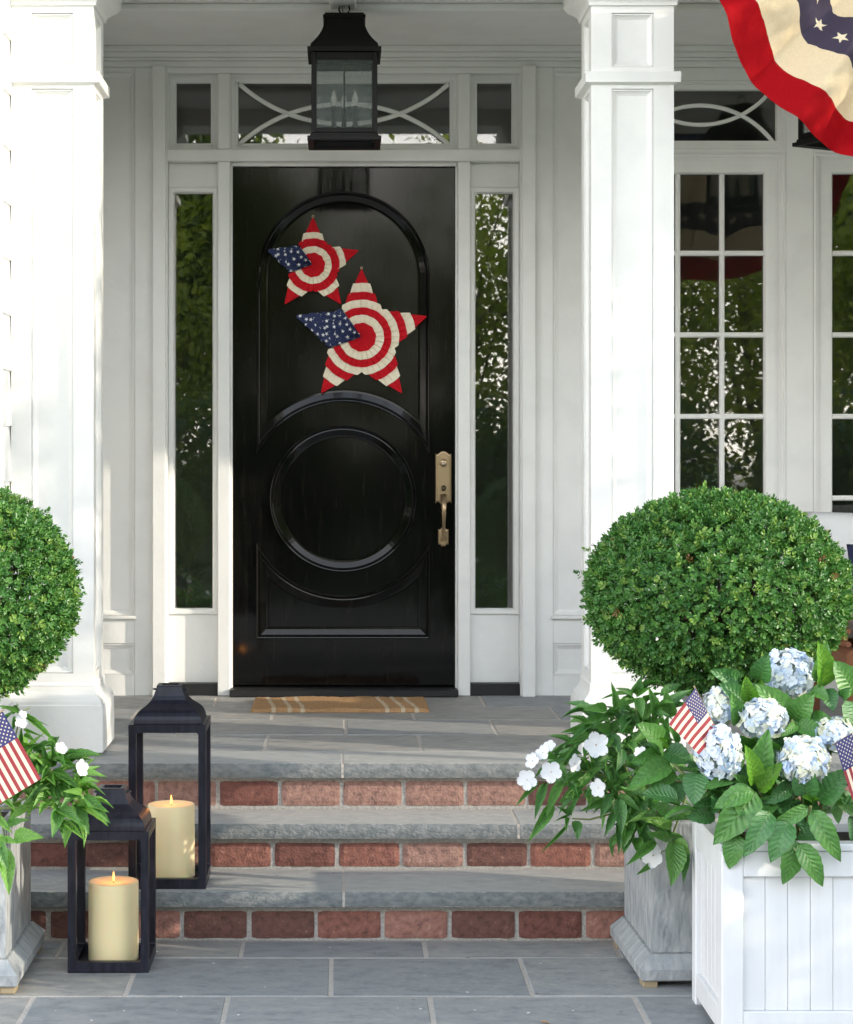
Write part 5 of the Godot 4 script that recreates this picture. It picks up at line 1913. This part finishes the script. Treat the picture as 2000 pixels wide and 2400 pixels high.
	for q in [[1849, 1600, 3.16], [1789, 1700, 3.28], [1685, 1690, 3.2], [1684, 1790, 3.36], [1883, 1800, 3.38], [1951, 1740, 3.28], [1778, 1850, 3.38], [1900, 1890, 3.4], [1560, 1770, 3.2]]:
		var e := at(q[0], q[1], q[2]) - o
		tube(s, [Vector3(e.x * 0.3, -0.03, e.z * 0.3), Vector3(e.x * 0.7, e.y * 0.5, e.z * 0.6), e], 0.006, 0.004, 7)
	part("stem", s, M.stem, t)


func stick_flag(label: String, a: Vector3, b: Vector3, c: Vector3, d: Vector3, ground: Vector3, seed_: int) -> void:
	# a: canton corner at the top of the stick, b: fly end beside it, c: opposite corner, d: lower hoist
	var o := ground
	var t := thing("stick_flag", label, "flag", "small flags on sticks among the flowers", o)
	var f := FastNoiseLite.new()
	f.seed = seed_
	f.frequency = 1.3
	var s := smooth()
	var nx := 22
	var ny := 16
	var g := []
	var nrm := (b - a).cross(d - a).normalized()
	for i in nx + 1:
		var col := []
		for j in ny + 1:
			var u := float(i) / nx
			var v := float(j) / ny
			var p := a.lerp(b, u).lerp(d.lerp(c, u), v)
			p += nrm * (0.006 * u * sin(u * 5.0 + v * 1.5 + seed_) + 0.003 * u * f.get_noise_2d(u * 2.0, v * 2.0))
			col.append([p - o, Vector2(u, v)])
		g.append(col)
	for i in nx:
		for j in ny:
			for q in [[i, j], [i + 1, j + 1], [i, j + 1], [i, j], [i + 1, j], [i + 1, j + 1]]:
				s.set_uv(g[q[0]][q[1]][1])
				s.add_vertex(g[q[0]][q[1]][0])
	part("cloth", s, M.flag_near, t)
	s = smooth()
	var up := (a - d).normalized()
	tube(s, [Vector3.ZERO, d - o - nrm * 0.002, a + up * 0.006 - o - nrm * 0.002], 0.0022, 0.0022, 7)
	part("stick", s, M.wood_foot, t)


func flags() -> void:
	stick_flag("small striped flag leaning left beside the hydrangea flower heads", at(1630, 1612, 3.36), at(1569, 1697, 3.44), at(1636, 1770, 3.47), at(1684, 1720, 3.40), Vector3(1.06, GROUND + 0.45, 3.26), 1)
	stick_flag("small striped flag with its starry corner beside the rightmost flower heads", at(1957, 1742, 3.44), at(2008, 1906, 3.52), at(2088, 1858, 3.52), at(2032, 1698, 3.44), Vector3(1.36, GROUND + 0.45, 3.26), 2)
	stick_flag("small striped flag standing in the planter beside the lanterns", at(6, 1666, 3.02), at(96, 1824, 3.08), at(-2, 1884, 3.12), at(-92, 1722, 3.05), Vector3(-1.05, GROUND + 0.40, 2.82), 3)


# ------------------------------------------------------------------ porch chair, odds and ends
func build_chair() -> void:
	var t := thing("wicker_chair", "brown wicker porch chair with plump white cushions under the windows", "chair", "", Vector3(2.16, 0, 0.85))
	for a in [-1.0, 1.0]:
		for b in [-1.0, 1.0]:
			part("leg", bx(minf(a * 0.36, a * 0.31), maxf(a * 0.36, a * 0.31), 0.0, 0.20, minf(b * 0.36, b * 0.31), maxf(b * 0.36, b * 0.31)), M.wicker, t)
	part("seat_frame", bx(-0.37, 0.37, 0.20, 0.30, -0.37, 0.37, 0.02), M.wicker, t)
	for a in [-1.0, 1.0]:
		var s := flat()
		for k in 11:
			var p := []
			for i in 15:
				p.append(Vector3(a * 0.37 + 0.006 * (1 if (i + k) % 2 == 0 else -1), 0.32 + k * 0.023, -0.36 + i * 0.051))
			tube(s, p, 0.011, 0.011, 6)
		part("arm", s, M.wicker, t)
	var s := flat()
	for k in 18:
		var p := []
		for i in 15:
			p.append(Vector3(-0.36 + i * 0.051, 0.32 + k * 0.023, -0.36 + 0.006 * (1 if (i + k) % 2 == 0 else -1)))
		tube(s, p, 0.011, 0.011, 6)
	part("backrest", s, M.wicker, t)
	pillow(t, "seat_cushion", Vector3(0, 0.37, 0.02), Vector3(0.34, 0.075, 0.34), Basis.IDENTITY, M.cushion)
	pillow(t, "back_cushion", Vector3(-0.02, 0.56, -0.24), Vector3(0.36, 0.22, 0.10), Basis(Vector3.RIGHT, -0.2), M.cushion)
	pillow(t, "throw_pillow", Vector3(-0.08, 0.50, 0.0), Vector3(0.19, 0.17, 0.07), Basis(Vector3.RIGHT, -0.35), M.navy_cloth)


func pillow(t: Node, called: String, c: Vector3, h: Vector3, b: Basis, m: Material) -> void:
	var s := smooth()
	var n := 20
	for sg in [-1.0, 1.0]:
		for i in n:
			for j in n:
				var q := []
				for e in [[0, 0], [1, 0], [1, 1], [0, 1]]:
					var u: float = -1.0 + 2.0 * (i + e[0]) / n
					var v: float = -1.0 + 2.0 * (j + e[1]) / n
					var z := pow(maxf(0.0, (1 - pow(u, 4)) * (1 - pow(v, 4))), 0.42)
					var r := 1.0 - 0.05 * (1.0 - absf(u)) * absf(v) - 0.05 * (1.0 - absf(v)) * absf(u)
					var p := Vector3(u * h.x * r, v * h.y * r, sg * z * h.z)
					if h.y < h.x * 0.4:
						p = Vector3(u * h.x * r, sg * z * h.y, v * h.z * r)
					q.append(b * p + c)
				if (sg > 0) != (h.y < h.x * 0.4):
					quad(s, q[0], q[1], q[2], q[3])
				else:
					quad(s, q[3], q[2], q[1], q[0])
	part(called, s, m, t)


func build_small_things() -> void:
	var c := Vector3(-0.90, 0.0, 1.745)
	var s := smooth()
	tube(s, [at(245, 1772, 1.70) * Vector3(1, 0, 1) + Vector3(-0.02, 0.005, -0.05), Vector3(-0.86, 0.005, 1.745), Vector3(-0.93, 0.005, 1.775), Vector3(-1.03, 0.005, 1.79)], 0.005, 0.005, 8)
	var cord := part("cord", s, M.orange, self)
	tag(cord, "short orange cord lying at the foot of the sunlit column", "cord")
	# a fallen leaf on the paving
	var lf := mesh_part("fallen_leaf", leaf_mesh(1), M.dry_leaf, self, Transform3D(Basis(Vector3(0.0, 0, 0.018), Vector3(0.026, 0, 0.004), Vector3(0, 0.02, 0)), Vector3(0.500, GROUND + 0.003, 3.245)))
	tag(lf, "small dry tan leaf fallen on the bluestone paving", "leaf")
	# tiny pale petals and bud scales blown over the paving and steps
	var r := RandomNumberGenerator.new()
	r.seed = 77
	var xfs := []
	var cols := []
	for i in 46:
		var z := r.randf_range(2.42, 3.45)
		var p := Vector3(r.randf_range(-0.85, 0.75), GROUND + 0.0025, z)
		if i % 6 == 0:
			p = Vector3(r.randf_range(-0.35, 0.75), TREAD_LOW + 0.0015, r.randf_range(2.12, 2.36))
		xfs.append(Transform3D(Basis.from_euler(Vector3(-PI / 2 + r.randf_range(-0.2, 0.2), r.randf() * TAU, 0)) * Basis.from_scale(Vector3.ONE * r.randf_range(0.0022, 0.0050)), p))
		cols.append(Color(0.75, 0.75, 0.72) if r.randf() < 0.75 else Color(0.12, 0.08, 0.05))
	var fl := scatter("fallen_petals", floret_mesh(), M.floret, self, xfs, cols)
	tag(fl, "tiny pale petals and crumbs scattered over the paving", "petals")
